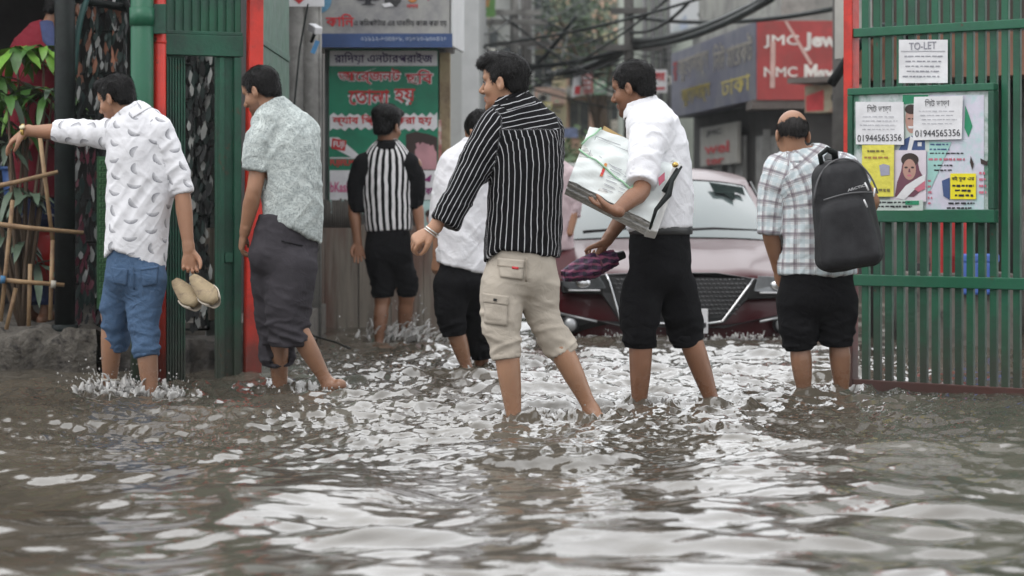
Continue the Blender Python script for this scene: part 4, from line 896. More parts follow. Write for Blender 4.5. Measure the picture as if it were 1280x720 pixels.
b = sign('shop_sign', KP_, 412, 62, 548, 268, .03, .06, sg, 'tall green and white photo studio sign with red lettering behind the striped vest')
mb = MB(); poly(mb, KP_, [(413, 64), (547, 64), (547, 83), (413, 83)], .064, 0)
pts = [(413, 150)]
for i in range(28): pts.append((413 + i * 5, 141 + random.uniform(-1, 2)) if i % 2 else (413 + i * 5, 145 + random.uniform(-1, 2)))
low = [(547, 158)] + [(547 - i * 5, 159 + random.uniform(0, 2) + (3.5 if i % 2 else 0)) for i in range(28)]
poly(mb, KP_, [(min(x, 547), y) for x, y in pts] + [(max(413, x), y) for x, y in low], .064, 0)
poly(mb, KP_, [(413, 172), (424, 172), (452, 196), (452, 203), (413, 183)], .064, 0); poly(mb, KP_, [(413, 213), (547, 213), (547, 250), (413, 250)], .064, 0); poly(mb, KP_, [(413, 197), (450, 197), (450, 198.5), (413, 198.5)], .0645, 0); poly(mb, KP_, [(413, 251), (547, 251), (547, 267), (413, 267)], .064, 6)
poly(mb, KP_, [(508, 168), (520, 165), (536, 168), (547, 172), (547, 213), (508, 213)], .0655, 5); poly(mb, KP_, [(519, 188), (528, 178), (538, 182), (546, 190), (547, 212), (527, 212), (520, 200)], .067, 7)
for i in range(4): poly(mb, KP_, [(520 + i * 6, 180 + i), (524 + i * 6, 178 + i), (528 + i * 6, 192 + i), (524 + i * 6, 194 + i)], .0675, 7)
V_ = ((INK, 2), )
text(mb, 'রািদয়া এনটারপরাইজ', KP_, 419, 66, 541, 81, .068, .02, 2)
for dx, off, bold, mi in ((0, .066, .060, 0), (0, .070, .016, 1)):
    text(mb, 'আের্জনট', KP_, 424, 86, 501, 106, off, bold, mi); text(mb, 'ছিব', KP_, 508, 88, 541, 106, off, bold, mi); text(mb, 'েতালা', KP_, 437, 112, 487, 131, off, bold, mi); text(mb, 'হয়', KP_, 494, 112, 519, 131, off, bold, mi)
text(mb, 'ল্যাব িপ্রনট করা হয়', KP_, 417, 144, 540, 158, .068, .025, 1)
mb2 = [(417, 174), (433, 174), (433, 188), (417, 188)]; poly(mb, KP_, [(416, 173), (434, 176), (432, 189), (415, 186)], .0665, 1); text(mb, 'FUJI', KP_, 418, 177, 431, 186, .069, .02, 0); text(mb, 'FUJIFILM', KP_, 414, 200, 442, 209, .067, .03, 1)
text(mb, 'bKash', KP_, 414, 228, 438, 240, .067, .02, 3); text(mb, 'রকেট', KP_, 528, 232, 546, 243, .067, .03, 4); poly(mb, KP_, [(526, 228), (540, 218), (538, 228), (533, 226)], .067, 4)
mb.build('print', [WHITE, mat('sign_red', (.55, .035, .04), .6), mat('sign_violet', (.06, .035, .12), .6), mat('sign_pink', (.60, .10, .25), .6), mat('sign_purple', (.26, .03, .17), .6), mat('printed_dark_brown', (.045, .028, .025)), mat('pale_teal', (.45, .62, .60)), mat('printed_pink_skin', (.52, .27, .30))], b)
b = sign('portrait_sign', KP_, 528, 259, 550, 325, .02, .075, mat('pale_teal', (.45, .62, .60)), 'narrow portrait poster with a green foot beside the striped vest', 'poster')
mb = MB(); disc(mb, KP_, 538, 272, 5, 8, .080, 0); disc(mb, KP_, 538, 267, 6, 5, .082, 1); poly(mb, KP_, [(529, 300), (529, 288), (538, 281), (547, 288), (549, 300)], .079, 1); poly(mb, KP_, [(528, 302), (550, 302), (550, 325), (528, 325)], .079, 2); text(mb, 'ক িম'.replace(' ', ''), KP_, 531, 308, 547, 316, .082, .02, 3); mb.build('print', [mat('printed_skin', (.46, .27, .22)), mat('printed_dark_brown', (.045, .028, .025)), sg, WHITE], b)
# plank fence and wire pickets
FP = Plane(372, 16.3, 566, 16.5)
r = empty('plank_fence', FP.xy(470, -.17), 'weathered grey timber plank fence standing in the water behind the striped vest', 'fence')
for i, (a, b_) in enumerate(((374, 405), (405.6, 448), (448.6, 488), (488.6, 529), (529.6, 560))):
    mb = MB(); z1 = FP.z(470, 283 + random.uniform(-2, 3)); FP.zslab(mb, a, b_, -.16, z1, .03, random.uniform(-.006, .006)); mb.build('plank', WOODG, r, bevel=.004)
WIR = mat('rusty_wire', (.09, .08, .07), .7, .4)
r = empty('wire_pickets', FP.at(425, 287, -.02), 'short grey wire picket screen along the top of the plank fence', 'fence')
mb = MB()
for i in range(22):
    x = 398 + i * 2.6; mb.tube([FP.at(x, 292, -.03), FP.at(x + random.uniform(-.5, .5), 250 + random.uniform(-2, 2), -.03)], .008, 6)
mb.build('picket', WIR, r, True)
mb = MB(); mb.tube([FP.at(398, 262, -.04), FP.at(456, 262, -.04)], .006, 6); mb.tube([FP.at(398, 281, -.04), FP.at(456, 281, -.04)], .006, 6); mb.build('rail', WIR, r, True)
# grey poles and gap left of the kiosk
for x, y1, rr, lab in ((369, 16, .075, 'thick grey weathered pole just right of the folded green gate leaf'), (389, 16, .062, 'slimmer grey weathered pole left of the kiosk')):
    p = W(x, 258, 15.3); p.z = -.17; q = p.copy(); q.z = 2.5; mb = MB(); mb.tube([p, q], [rr * 1.05, rr], 14); mb.tube([p + Vector((rr * .95, -.02, 0)), q + Vector((rr * .95, -.02, 0))], .014, 6); tag(mb.build('utility_pole', GREYP, None, True, loc=p), lab, 'pole')
p = W(394, 40, 15.1); r = empty('security_camera', p, 'small white camera with a blue tag fixed to the slimmer grey pole', 'camera')
mb = MB(); mb.box(p + Vector((0, 0, .02)), (.055, .12, .05), Euler((.3, 0, .5)).to_matrix()); mb.build('body', WHITE, r, bevel=.006); mb = MB(); mb.tube([p + Vector((0, 0, 0)), p + Vector((-.03, .06, -.06))], .012, 8); mb.build('bracket', BLK, r, True); mb = MB(); mb.box(p + Vector((.0, 0, -.10)), (.03, .012, .09), Euler((0, .4, 0)).to_matrix()); mb.build('tag', mat('tag_blue', (.08, .28, .55), .5), r)
QP = Plane(362, 15.0, 405, 15.0); b = sign('hanging_sign', QP, 361, -20, 405, 8, .02, 0, WHITE, 'white sign with a red arrow at the top, above the grey poles'); mb = MB(); poly(mb, QP, [(370, -12), (378, -12), (378, -2), (382, -2), (374, 5), (366, -2), (370, -2)], .004, 0); mb.build('print', REDINK, b)
r = empty('louvre_wall', W(400, 412, 16.6), 'dark louvred shop side between the grey poles and the kiosk', 'wall'); L_ = Plane(384, 16.1, 412, 16.8)
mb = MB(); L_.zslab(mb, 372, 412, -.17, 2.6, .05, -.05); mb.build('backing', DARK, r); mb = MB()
for i in range(34): L_.slab(mb, 386, 90 + i * 5.6, 397, 92.4 + i * 5.6, .03, .0)
mb.build('louvre', GREYP, r)
def cable(name, pts, rr, label, m=None, sag=.0, group=None):
    mb = MB(); P = []
    for a, b_ in zip(pts[:-1], pts[1:]):
        for i in range(10): t = i / 10; q = a.lerp(b_, t); q.z -= sag * 4 * t * (1 - t); P.append(q)
    P.append(pts[-1]); mb.tube(P, rr, 6); tag(mb.build(name, m or BLK, None, True, loc=pts[0]), label, 'cable', group)
cable('cable', [W(385, 5, 15.0), W(375, 60, 15.05), W(368, 130, 15.05), W(352, 175, 15.0)], .006, 'thin cable looping down the thick grey pole behind the older man')
cable('cable', [W(383, 405, 16.0), W(392, 420, 14.6) , W(420, 428, 14.2), W(438, 436, 13.9)], .006, 'thin dark wire trailing out of the water by the plank fence')

# ---------------------------------------------------------------- maroon car
def car():
    O = Vector(((848 - 640) / F * 15.2, 15.2, 0)); r = empty('car', O - Vector((0, 0, .3)), 'dark red car nosing through the flood behind the man with the bundle', 'car')
    paint = NT('car_maroon'); paint.base((.055, .006, .009)); paint.set(Roughness=.30, Metallic=.1, Coat_Weight=.22, Coat_Roughness=.08, Specular_IOR_Level=.3); paint = paint.m
    glass = NT('car_windscreen'); gv = glass.noise(2.5, 3); glass.base((.12, .15, .15)); glass.set(Roughness=.05, IOR=2.1, Specular_IOR_Level=.5); glass = glass.m
    dglass = NT('car_side_glass'); dglass.base((.03, .035, .035)); dglass.set(Roughness=.05, Coat_Weight=1.); dglass = dglass.m
    chrome = mat('car_chrome', (.62, .63, .64), .18, .1, 9, metal=1.); black = mat('car_black_trim', (.012, .012, .013), .45, .2); silver = mat('car_silver_trim', (.42, .43, .44), .35, .1, 9, metal=.6)
    St = [(-.30, .05, .84, .30), (.02, -.02, .88, .30), (.14, -.04, .90, .30), (.28, .00, .90, .30), (.385, .05, .885, .28), (.425, .10, .87, .26), (.46, .22, .86, .22), (.545, .60, .85, .12), (.625, 1.02, .85, .06), (.650, 1.14, .84, .10), (1.085, 1.86, .69, .12), (1.16, 2.2, .67, .03), (1.185, 2.7, .67, 0), (1.12, 3.4, .64, 0), (.78, 4.05, .60, 0), (.30, 4.25, .75, 0), (-.3, 4.2, .75, 0)]
    U = np.linspace(-1, 1, 29)
    def pt(j, u):
        z, y, w, s = St[j]; drop = {4: .01, 5: .02, 6: .03, 7: .045, 8: .04, 9: .03}.get(j, .06 if 10 <= j <= 13 else 0); return O + Vector((w * u, y + s * abs(u) ** 2.6, z - drop * abs(u) ** 3 + (.012 * math.exp(-((abs(u) - .55) / .12) ** 2) if 5 <= j <= 7 else 0)))
    mb = MB(); n = len(U); V = [pt(j, u) for j in range(len(St)) for u in U]; Fs = []
    for j in range(len(St) - 1):
        for i in range(n - 1):
            if j == 9 and abs(U[i] + U[i + 1]) / 2 < .90: continue
            Fs.append((j * n + i, j * n + i + 1, (j + 1) * n + i + 1, (j + 1) * n + i))
    mb.add(V, Fs)
    for s in (-1, 1):      # flanks
        ys = [(.30, .83), (.6, .89), (1.1, .90), (2, .90), (3.2, .90), (4.0, .86), (4.25, .76)]; A = []
        for y, w in ys:
            zt = float(np.interp(y, [.3, .6, 1.1, 4.25], [.37, .50, .60, .62])); A += [O + Vector((s * w * k, y, z)) for k, z in ((.93, -.3), (1, .0), (1.01, .25), (.99, zt - .08), (.945, zt))]
        mb.add(A, [(i * 5 + k, (i + 1) * 5 + k, (i + 1) * 5 + k + 1, i * 5 + k + 1) for i in range(len(ys) - 1) for k in range(4)])
    b = mb.build('body', paint, r, True)
    mb = MB(); V = []; us = np.linspace(-.91, .91, 17)
    for t in np.linspace(0.02, .97, 7):
        for u in us: V.append(pt(9, u).lerp(pt(10, u), t) + Vector((0, -.03 * math.sin(t * 3.14), .02 * math.sin(t * 3.14))))
    mb.add(V, [(j * 17 + i, j * 17 + i + 1, (j + 1) * 17 + i + 1, (j + 1) * 17 + i) for j in range(6) for i in range(16)]); ws = mb.build('windscreen', glass, r, True)
    q = lambda u, t, o=.01: pt(9, u).lerp(pt(10, u), t) + Vector((0, -.035 - o, .025 + o))
    mb = MB(); mb.add([q(.50, .88), q(.86, .86), q(.84, .70), q(.74, .74), q(.70, .58), q(.62, .70), q(.52, .70)], [(0, 1, 2, 3, 4, 5, 6)]); mb.build('sticker', mat('dark_sticker', (.012, .022, .020), .9, .6, 40, spec=.1), ws)
    for u0, u1 in ((-.72, .05), (.0, .80)):
        mb = MB(); mb.tube([q(u0, .03, .02), q((u0 + u1) / 2, .045, .03), q(u1, .07, .02)], [.012, .010, .006], 7); mb.build('wiper', black, r, True)
    for s in (-1, 1):
        mb = MB(); A = [O + Vector((s * .85, 1.35, .615)), O + Vector((s * .85, 3.6, .625)), O + Vector((s * .67, 3.2, 1.08)), O + Vector((s * .69, 2.05, 1.07))]; mb.prism(A, (s * .012, 0, 0)); mb.build('side_window', dglass, r)
        c = O + Vector((s * .93, 1.28, .70)); mb = MB(); mb.ball(c, (.10, .06, .065), 14, 9); m = mb.build('mirror', paint, r, True); mb = MB(); mb.box(c + Vector((-s * .08, .02, -.06)), (.10, .04, .03)); mb.build('mirror_arm', black, m, bevel=.008)
    CP = Plane(600, 15.10, 1100, 15.10)    # nominal front plane of the car
    dy = lambda px: .30 * min(1, abs((px - 848) / 168)) ** 2.6
    def fp(px, py, o=0.): return W(px, py, 15.12 + dy(px) - o)
    def patch(pts, t=.05, o=.02): # outline on the curved nose, pushed back into it
        m_ = MB(); P = [fp(x, y, o) for x, y in pts]; m_.prism(P, (0, t, 0)); return m_
    patch([(700, 352), (757, 343), (800, 341), (896, 341), (942, 348), (1000, 354), (1002, 372), (935, 374), (905, 404), (775, 402), (752, 368), (702, 366)], .10, .015).build('grille_surround', black, r, bevel=.008)
    g = patch([(764, 347), (936, 351), (901, 398), (779, 396)], .02, .030).build('grille', mat('car_grille_dark', (.02, .02, .021), .4), r)
    mb = MB()
    for row in range(9):
        y = 351 + row * 5.3
        for c in range(32):
            x = 766 + c * 5.6 + (2.8 if row % 2 else 0); lim = (y - 347) * .31
            if 764 + lim + 1 < x < 936 - lim * 1.05 - 1: mb.tube([fp(x - 1.6, y - 1.7, .038), fp(x + 1.6, y - 1.7, .040), fp(x + 2.4, y, .038)], .0042, 5)
    mb.build('grille_mesh', mat('car_grille_grey', (.16, .16, .165), .35, .2, metal=.7), g, True)
    mb = MB(); mb.tube([fp(757, 342, .035), fp(762, 352, .045), fp(776, 401, .045), fp(800, 404, .045), fp(880, 405, .045), fp(903, 402, .045), fp(934, 360, .045), fp(942, 349, .035)], [.006, .009, .010, .009, .009, .010, .009, .006], 8); mb.build('chrome_trim', chrome, r, True)
    for pts, inner in (([(703, 343), (748, 343), (758, 360), (722, 366), (704, 358)], (730, 354)), ([(948, 345), (1000, 347), (1002, 364), (985, 370), (942, 364)], (972, 357))):
        h = patch(pts, .05, .03).build('headlight', mat('headlight_lens', (.16, .17, .18), .12, .3, 14, metal=.5, coat=1.), r, bevel=.004)
        mb = MB(); c = fp(*inner, .035); mb.ball(c, (.055, .02, .035), 14, 8); mb.build('lamp', chrome, h, True); xs = [p[0] for p in pts]; mb = MB(); mb.tube([fp(x, inner[1] + 9, .045) for x in np.linspace(min(xs) + 8, max(xs) - 8, 6)], .006, 6); mb.build('light_strip', WHITE, h, True)
    for x, s in ((713, -1), (978, 1)):
        mb = MB(); c = fp(x, 406, .02); mb.tube([c, c + Vector((0, .03, 0))], .062, 22); f_ = mb.build('fog_lamp', black, r, True); mb = MB(); c2 = fp(x, 406, .035); mb.ball(c2, (.045, .02, .045), 16, 8); mb.build('lamp', silver, f_, True)
    patch([(690, 388), (745, 400), (775, 408), (905, 410), (945, 400), (1004, 388), (1004, 418), (690, 420)], .06, .01).build('lower_bumper', black, r, bevel=.01)
    patch([(736, 419), (785, 422), (880, 423), (966, 424), (966, 430), (880, 431), (785, 430), (736, 426)], .04, .045).build('skid_strip', silver, r, bevel=.004)
    for a, b_ in (((700, 392), (746, 402)), ((950, 402), (1003, 391))):
        mb = MB(); mb.tube([fp(*a, .03), fp(*b_, .03)], .008, 6); mb.build('bumper_trim', silver, r, True)
    mb = MB(); A = [fp(834, 386, .06), fp(885, 386, .06), fp(885, 417, .06), fp(834, 417, .06)]; mb.prism(A, (0, .015, 0)); pl = mb.build('number_plate', WHITE, r, bevel=.003)
    mb = MB()
    for k in range(2): dashes(mb, CP, 837, 390 + 13 * k, 882, 1, 8, .050 - .0, 0, 8, ln=(3, 6), gap=(1.5, 2.5))
    mb.build('print', INK, pl)
    mb = MB(); mb.box(O + Vector((0, 1.75, .62)), (1.3, .5, .12)); mb.box(O + Vector((0, 3.1, .55)), (1.2, .25, .8)); mb.box(O + Vector((-.35, 2.4, .6)), (.42, .15, .75)); mb.box(O + Vector((.35, 2.4, .6)), (.42, .15, .75)); mb.build('interior', DARK, r, bevel=.03)
car()

# ---------------------------------------------------------------- right-hand shop row
def win(mb, pl, x0, y0, x1, y1, off, t=.02): pl.slab(mb, x0, y0, x1, y1, t, off)
RP = Plane(945, 28, 840, 33.9)          # shop fascia running away down the street
EP = Plane(945, 28, 1120, 28.0)
def shops_right():
    r = empty('shop_building', RP.xy(900, 0), 'dark ground-floor shop under the blue fascia and the red jewellery sign', 'building')
    pw = mat('pale_plaster', (.33, .33, .30), .8, .25, 2, dirt=(.16, .16, .15), dsc=1.2)
    a, b = RP.xy(945, 0, -.35), RP.xy(838, 0, -.35); n = -RP.n
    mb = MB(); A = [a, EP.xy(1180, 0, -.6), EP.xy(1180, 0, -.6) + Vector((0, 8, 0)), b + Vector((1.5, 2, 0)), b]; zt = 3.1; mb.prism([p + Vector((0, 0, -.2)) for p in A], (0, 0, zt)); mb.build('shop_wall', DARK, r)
    mb = MB(); mb.prism([p + Vector((0, .25, zt - .2)) for p in A], (0, 0, 1.8)); mb.build('upper_wall', pw, r)
    for i, (x0, x1) in enumerate(((866, 877), (884, 889), (893, 903), (918, 926), (934, 941))):
        mb = MB(); RP.slab(mb, x0, 170, x1, 262, .05, -.28); mb.build('shutter', mat('shutter_grey', (.25, .25, .24), .6, .3), r)
    for i, x in enumerate((960, 985, 1010, 1040)):
        mb = MB(); EP.slab(mb, x, 160, x + 9, 262, .05, -.5); mb.build('shutter', mat('shutter_grey', (.25, .25, .24), .6, .3), r)
    mb = MB(); EP.slab(mb, 940, 125, 1130, 136, .7, .0); mb.build('canopy', mat('rusted_sheet', (.12, .10, .09)), r)
shops_right()
o = MB(); z0, z1 = RP.z(945, 124), RP.z(945, 27); RP.zslab(o, 945, 839, z0, z1, .3, .0)
b = tag(o.build('shop_fascia', mat('fascia_violet_blue', (.095, .10, .155), .6, .2, 3, dirt=(.14, .145, .17), dsc=1.5), None, loc=RP.xy(892, z0)), 'long blue shop fascia with cream and yellow lettering, running back from the red sign', 'sign')
mb = MB(); H_ = z1 - z0
def ftext(s, x0, x1, f0, f1, mi, bold=.03):
    V, Fs = text_mesh(s, bold); lo, hi = V.min(0), V.max(0); A, B = RP.xy(x0, 0, .008), RP.xy(x1, 0, .008)
    P = []
    for v in V:
        q = A.lerp(B, (v[0] - lo[0]) / (hi[0] - lo[0])); q.z = z0 + H_ * (f0 + (f1 - f0) * (v[1] - lo[1]) / (hi[1] - lo[1])); P.append(q)
    mb.add(P, Fs, mi)
ftext('জুেয়লার্স', 848, 886, .50, .90, 0, .02); ftext('িনউ মােরকট', 892, 941, .50, .90, 0, .02); ftext('জুেয়লার্স', 852, 888, .12, .42, 1, .02); ftext('ঢাকা', 902, 938, .14, .36, 1, .0); ftext('র', 842, 847, .55, .85, 2, .02)
mb.build('print', [mat('faded_cream_ink', (.56, .53, .48), .7), mat('mustard_ink', (.60, .50, .14), .7), mat('sign_red', (.55, .035, .04))], b)
b = sign('shop_sign', EP, 946, 26, 1056, 125, .22, .02, mat('faded_red_sign', (.36, .050, .048), .7, .2, 3, dirt=(.24, .05, .045), dsc=2), 'red jewellery shop sign with white JMC lettering at the end of the blue fascia')
mb = MB(); cr = 0
text(mb, 'JMC', EP, 955, 44, 998, 60, .026, .02); text(mb, 'Jewel', EP, 1006, 42, 1062, 63, .026, .05); text(mb, 'NMC', EP, 955, 84, 996, 96, .026, .02); text(mb, 'Max', EP, 1006, 82, 1044, 103, .026, .05)
poly(mb, EP, [(963, 52), (969, 52), (968, 110), (962, 110)], .030, 1); poly(mb, EP, [(980, 27), (984, 27), (1016, 80), (1012, 82)], .030, 1); mb.build('print', [mat('faded_white_ink', (.66, .62, .58), .7), mat('faded_pink_tape', (.55, .36, .32), .7)], b)
b = sign('shop_sign', RP, 858, 156, 903, 206, .05, -.20, mat('dull_white_board', (.40, .39, .36), .7, .15), 'dull white shop board with red lettering below the blue fascia')
mb = MB(); text(mb, 'JMC', RP, 866, 162, 884, 170, -.192, .02, 0); text(mb, 'wel', RP, 864, 178, 893, 191, -.192, .03, 1); text(mb, 'ter', RP, 866, 197, 887, 205, -.192, .03, 1); mb.build('print', [INK, mat('sign_red', (.55, .035, .04))], b)
UP = Plane(840, 34, 1000, 33); b = sign('shop_sign', UP, 838, -60, 964, 42, .15, .0, mat('weathered_white_board', (.66, .68, .69), .7, .1, 2, dirt=(.45, .50, .52), dsc=1.6), 'large white coaching-centre board with blue letters above the blue fascia')
mb = MB(); text(mb, 'UNITY COACHING', UP, 884, 2, 954, 8, .006, .02, 0); poly(mb, UP, [(849, 28), (858, 18), (860, 40), (851, 38)], .006, 2)
for x, y in ((872, 17), (913, 18), (919, 23), (928, 20), (899, 28)): poly(mb, UP, [(x, y), (x + 5, y - 2), (x + 6, y + 3), (x + 1, y + 4)], .006, 1)
mb.build('print', [mat('cyan_ink', (.16, .42, .62)), INK, mat('pale_blue_ink', (.42, .48, .58))], b)
EQ = Plane(1000, 26.5, 1065, 26.0)
b = sign('box_sign', EQ, 1006, 106, 1062, 140, .3, 0, mat('aged_cream_board', (.42, .38, .27), .7, .3, 5, dirt=(.25, .09, .07), dsc=3), 'small cream and red box sign hanging below the red jewellery sign'); mb = MB(); poly(mb, EQ, [(1008, 120), (1030, 112), (1030, 138), (1008, 139)], .006, 0); disc(mb, EQ, 1046, 122, 7, 8, .006, 1); mb.build('print', [mat('sign_red', (.55, .035, .04)), BLK], b)
mb = MB(); EQ.slab(mb, 1000, 97, 1066, 104, .8, .25); tag(mb.build('awning', mat('rusted_sheet', (.12, .10, .09)), None, loc=EQ.at(1030, 104)), 'dark tin awning above the cream and red box sign', 'awning')
def pole(px, d, rr, zt, label, m=GREYP, arms=()):
    p = W(px, CY, d); p.z = -.17; q = p.copy(); q.z = zt; r = empty('utility_pole', p, label, 'pole'); mb = MB(); mb.tube([p, q], [rr * 1.15, rr], 12); mb.build('shaft', m, r, True)
    for py, w in arms: mb = MB(); c = W(px, py, d); mb.box(c + Vector((0, -.05, 0)), (w, .08, .08)); mb.build('cross_arm', m, r)
    return p
pole(1051, 25, .085, 6, 'thick dark utility pole between the red jewellery sign and the red gate edge', mat('dark_pole', (.10, .095, .09), .8, .3))
pole(643, 34, .06, 7, 'thin grey utility pole rising behind the head of the black striped shirt', GREYP, ((28, 1.0), (16, .8)))
pole(658, 37, .085, 7, 'thicker grey utility pole just right of the thin one with cross arms', mat('dark_pole', (.10, .095, .09)), ((55, 1.0),))
pole(786, 31, .065, 6, 'dark utility pole above the head of the man with the bundle', mat('dark_pole', (.10, .095, .09)), ((14, .5), (60, .9)))
p = W(588, CY, 22); p.z = -.17; mb = MB(); mb.box(p + Vector((0, 0, 2.2)), (.16, .3, 4.6)); tag(mb.build('column', mat('light_grey_paint', (.40, .41, .41), .6, .12), None, loc=p), 'light grey square column at the right side of the kiosk', 'column')
# building behind the right gate
def behind_gate():
    G = Plane(1040, 15.6, 1330, 14.6); r = empty('market_building', G.xy(1180, 0), 'dark market stall building behind the right-hand gate', 'building'); br = mat('brown_wall', (.055, .042, .034), .8, .4, 2, dirt=(.04, .035, .03), dsc=1.5)
    mb = MB(); G.zslab(mb, 1100, 1420, -.2, 2.2, .2, -.8); mb.build('back_wall', br, r); mb = MB(); G.zslab(mb, 1090, 1420, 2.0, 3.6, 1.2, .0); mb.build('upper_wall', br, r)
    mb = MB(); G.zslab(mb, 1078, 1420, 1.72, 2.0, .5, .25); mb.build('beam', mat('rust_brown_beam', (.20, .10, .065), .8, .4, 3), r)
    for i, x in enumerate((1096, 1124, 1152, 1178, 1236, 1262, 1290)):
        mb = MB(); p = G.xy(x, -.2, random.uniform(-.4, .1)); q = p.copy(); q.z = 2.0; mb.tube([p, q], random.uniform(.03, .055), 10); mb.build('post', [DARK, GREYP, mat('rust_brown_beam', (.20, .10, .065)), mat('wet_grey_post', (.13, .13, .125), .6)][i % 4], r, True)
    mb = MB(); G.slab(mb, 1070, -30, 1094, 76, .05, .3); mb.build('white_panel', mat('dull_white_board', (.40, .39, .36)), r)
    mb = MB(); P = [G.at(1070 + 100 * t, 108 - 70 * math.sin(t * 2.2), .35) for t in np.linspace(0, 1, 14)]; mb.tube(P, .035, 8); mb.build('awning_arch', BLK, r, True)
    mb = MB(); G.slab(mb, 1082, 60, 1112, 100, .05, .28); mb.build('tarp', mat('clay_tarp', (.24, .10, .065), .8, .4, 5), r)
    mb = MB(); G.slab(mb, 1120, 210, 1145, 330, .04, -.3); G.slab(mb, 1156, 225, 1172, 345, .04, -.45); mb.build('stacked_goods', mat('dull_pink_goods', (.22, .15, .14), .8, .5, 14), r)
behind_gate()
def crate(px, py, d, w, h, m, label, name, cat, lid=None):
    p = W(px, py, d); r = empty(name, p, label, cat); mb = MB(); dp = w * .7
    mb.box(p + Vector((0, 0, h / 2)), (w, dp, h)); mb.build('tub', m, r, bevel=.015); mb = MB(); mb.box(p + Vector((0, 0, h + .02)), (w * 1.06, dp * 1.06, .05)); mb.build('rim', lid or m, r, bevel=.01)
    mb = MB()
    for i in (-1, 0, 1): mb.box(p + Vector((i * w * .3, -dp / 2 - .008, h * .45)), (w * .05, .016, h * .8))
    mb.build('rib', m, r)
p = W(1200, 450, 13.9); mb = MB(); mb.box(Vector((p.x, p.y + .1, .15)), (.6, .45, .65)); tag(mb.build('stall_plinth', CONC, None, bevel=.01, loc=(p.x, p.y, -.17)), 'low concrete plinth under the blue and red crates behind the gate', 'plinth')
crate(1186, 350, 13.95, .20, .42, mat('red_plastic', (.50, .02, .02)), 'red plastic cooler behind the gate bars, left of the blue crate', 'cooler', 'cooler'); crate(1222, 368, 13.8, .22, .20, mat('crate_blue', (.07, .15, .50), .45), 'blue plastic crate behind the gate bars', 'crate', 'crate')
# ---------------------------------------------------------------- street canyon
def building(px0, px1, d, zt, m, label, wins, depth=6., wm=None, bal=(), yaw=0.):
    pl = Plane(px0, d, px1, d + yaw); c = pl.xy((px0 + px1) / 2, 0); r = empty('building', c, label, 'building'); mb = MB(); pl.zslab(mb, px0, px1, -.3, zt, depth, 0); mb.build('wall', m, r)
    for x0, y0, x1, y1 in wins:
        mb = MB(); pl.slab(mb, x0, y0, x1, y1, .06, .03); w = mb.build('window', wm or mat('dull_window', (.05, .06, .065), .3, .4), r); mb = MB(); e = (x1 - x0) * .06
        pl.slab(mb, x0 - e * 2, y0 - 2, x1 + e * 2, y0, .12, .06); pl.slab(mb, x0 - e * 2, y1, x1 + e * 2, y1 + 2, .16, .10); pl.slab(mb, (x0 + x1) / 2 - e / 2, y0, (x0 + x1) / 2 + e / 2, y1, .02, .055); mb.build('frame', mat('pale_plaster', (.33, .33, .30)), w)
    for x0, y0, x1, y1, bm in bal:
        mb = MB(); pl.slab(mb, x0, y0, x1, y1, .9, .8); mb.build('balcony', bm, r, bevel=.02)
    return r
och = mat('ochre_wall', (.62, .56, .36), .85, .18, .6, dirt=(.36, .32, .22), dsc=.5); pnk = mat('pink_wall', (.66, .45, .36), .85, .18, .6, dirt=(.40, .28, .22), dsc=.5); gry = mat('grey_wall', (.32, .33, .32), .85, .2, .6, dirt=(.2, .2, .2), dsc=.6); grn_ = mat('pale_green_wall', (.46, .50, .44), .85, .15, .7, dirt=(.30, .33, .30), dsc=.5)
building(664, 708, 52, 8.5, och, 'ochre apartment block far down the street, behind the hanging signs', [(668, 70, 690, 110), (668, -10, 688, 40), (668, 140, 688, 180)], bal=((664, 112, 706, 132, pnk), (664, 42, 706, 60, pnk)))
building(704, 790, 56, 7.5, pnk, 'pinkish apartment block far down the street with dark windows', [(712, 60, 738, 110), (748, 60, 776, 105), (712, 128, 736, 170), (750, 125, 776, 165), (714, -10, 738, 40)], bal=((704, 110, 790, 122, gry), (704, 44, 790, 54, och)))
building(592, 668, 46, 7.5, gry, 'grey shuttered block far down the street behind the thin pole', [(600, 40, 622, 80), (630, 60, 654, 110), (602, 95, 622, 125)], bal=((592, 18, 612, 34, och),))
building(792, 915, 40, 6.5, grn_, 'pale green block with downpipes behind the head of the man with the bundle', [(822, 60, 838, 84), (800, 140, 818, 180)], bal=())
mb = MB()
for x in (806, 816, 826, 836): mb.tube([W(x, 250, 39.8), W(x, -120, 39.8)], .045, 8)
tag(mb.build('downpipes', mat('pipe_grey', (.12, .12, .12)), None, True, loc=W(820, 250, 39.8)), 'row of grey downpipes running down the pale green block', 'pipes')
building(536, 600, 27, 5.2, gry, 'grey building just behind the photo shop kiosk', [(562, -30, 574, 10)], depth=9)
building(-200, 420, 30, 4.6, mat('left_block_grey', (.22, .21, .20), .85, .3, 1), 'dull grey block rising behind the left-hand shop and gate', [(40, -160, 90, -80), (150, -160, 200, -80)], depth=12)
building(1020, 1500, 36, 4.2, mat('right_block_grey', (.24, .235, .225), .85, .3, 1), 'dull grey block rising behind the right-hand market stalls', [(1150, -120, 1190, -60), (1240, -120, 1280, -60)], depth=12)
BG = Plane(500, 33, 900, 33)
b = sign('hanging_sign', BG, 579, -8, 619, 21, .05, 0, mat('lime_green_board', (.16, .34, .10), .7, .2), 'green and orange sign high above the light grey column'); mb = MB(); poly(mb, BG, [(588, -6), (613, -6), (611, 9), (588, 7)], .006, 0); poly(mb, BG, [(583, 12), (608, 13), (608, 17), (583, 16)], .006, 1); mb.build('print', [mat('orange_board', (.50, .27, .10)), mat('dull_white_board', (.40, .39, .36))], b)
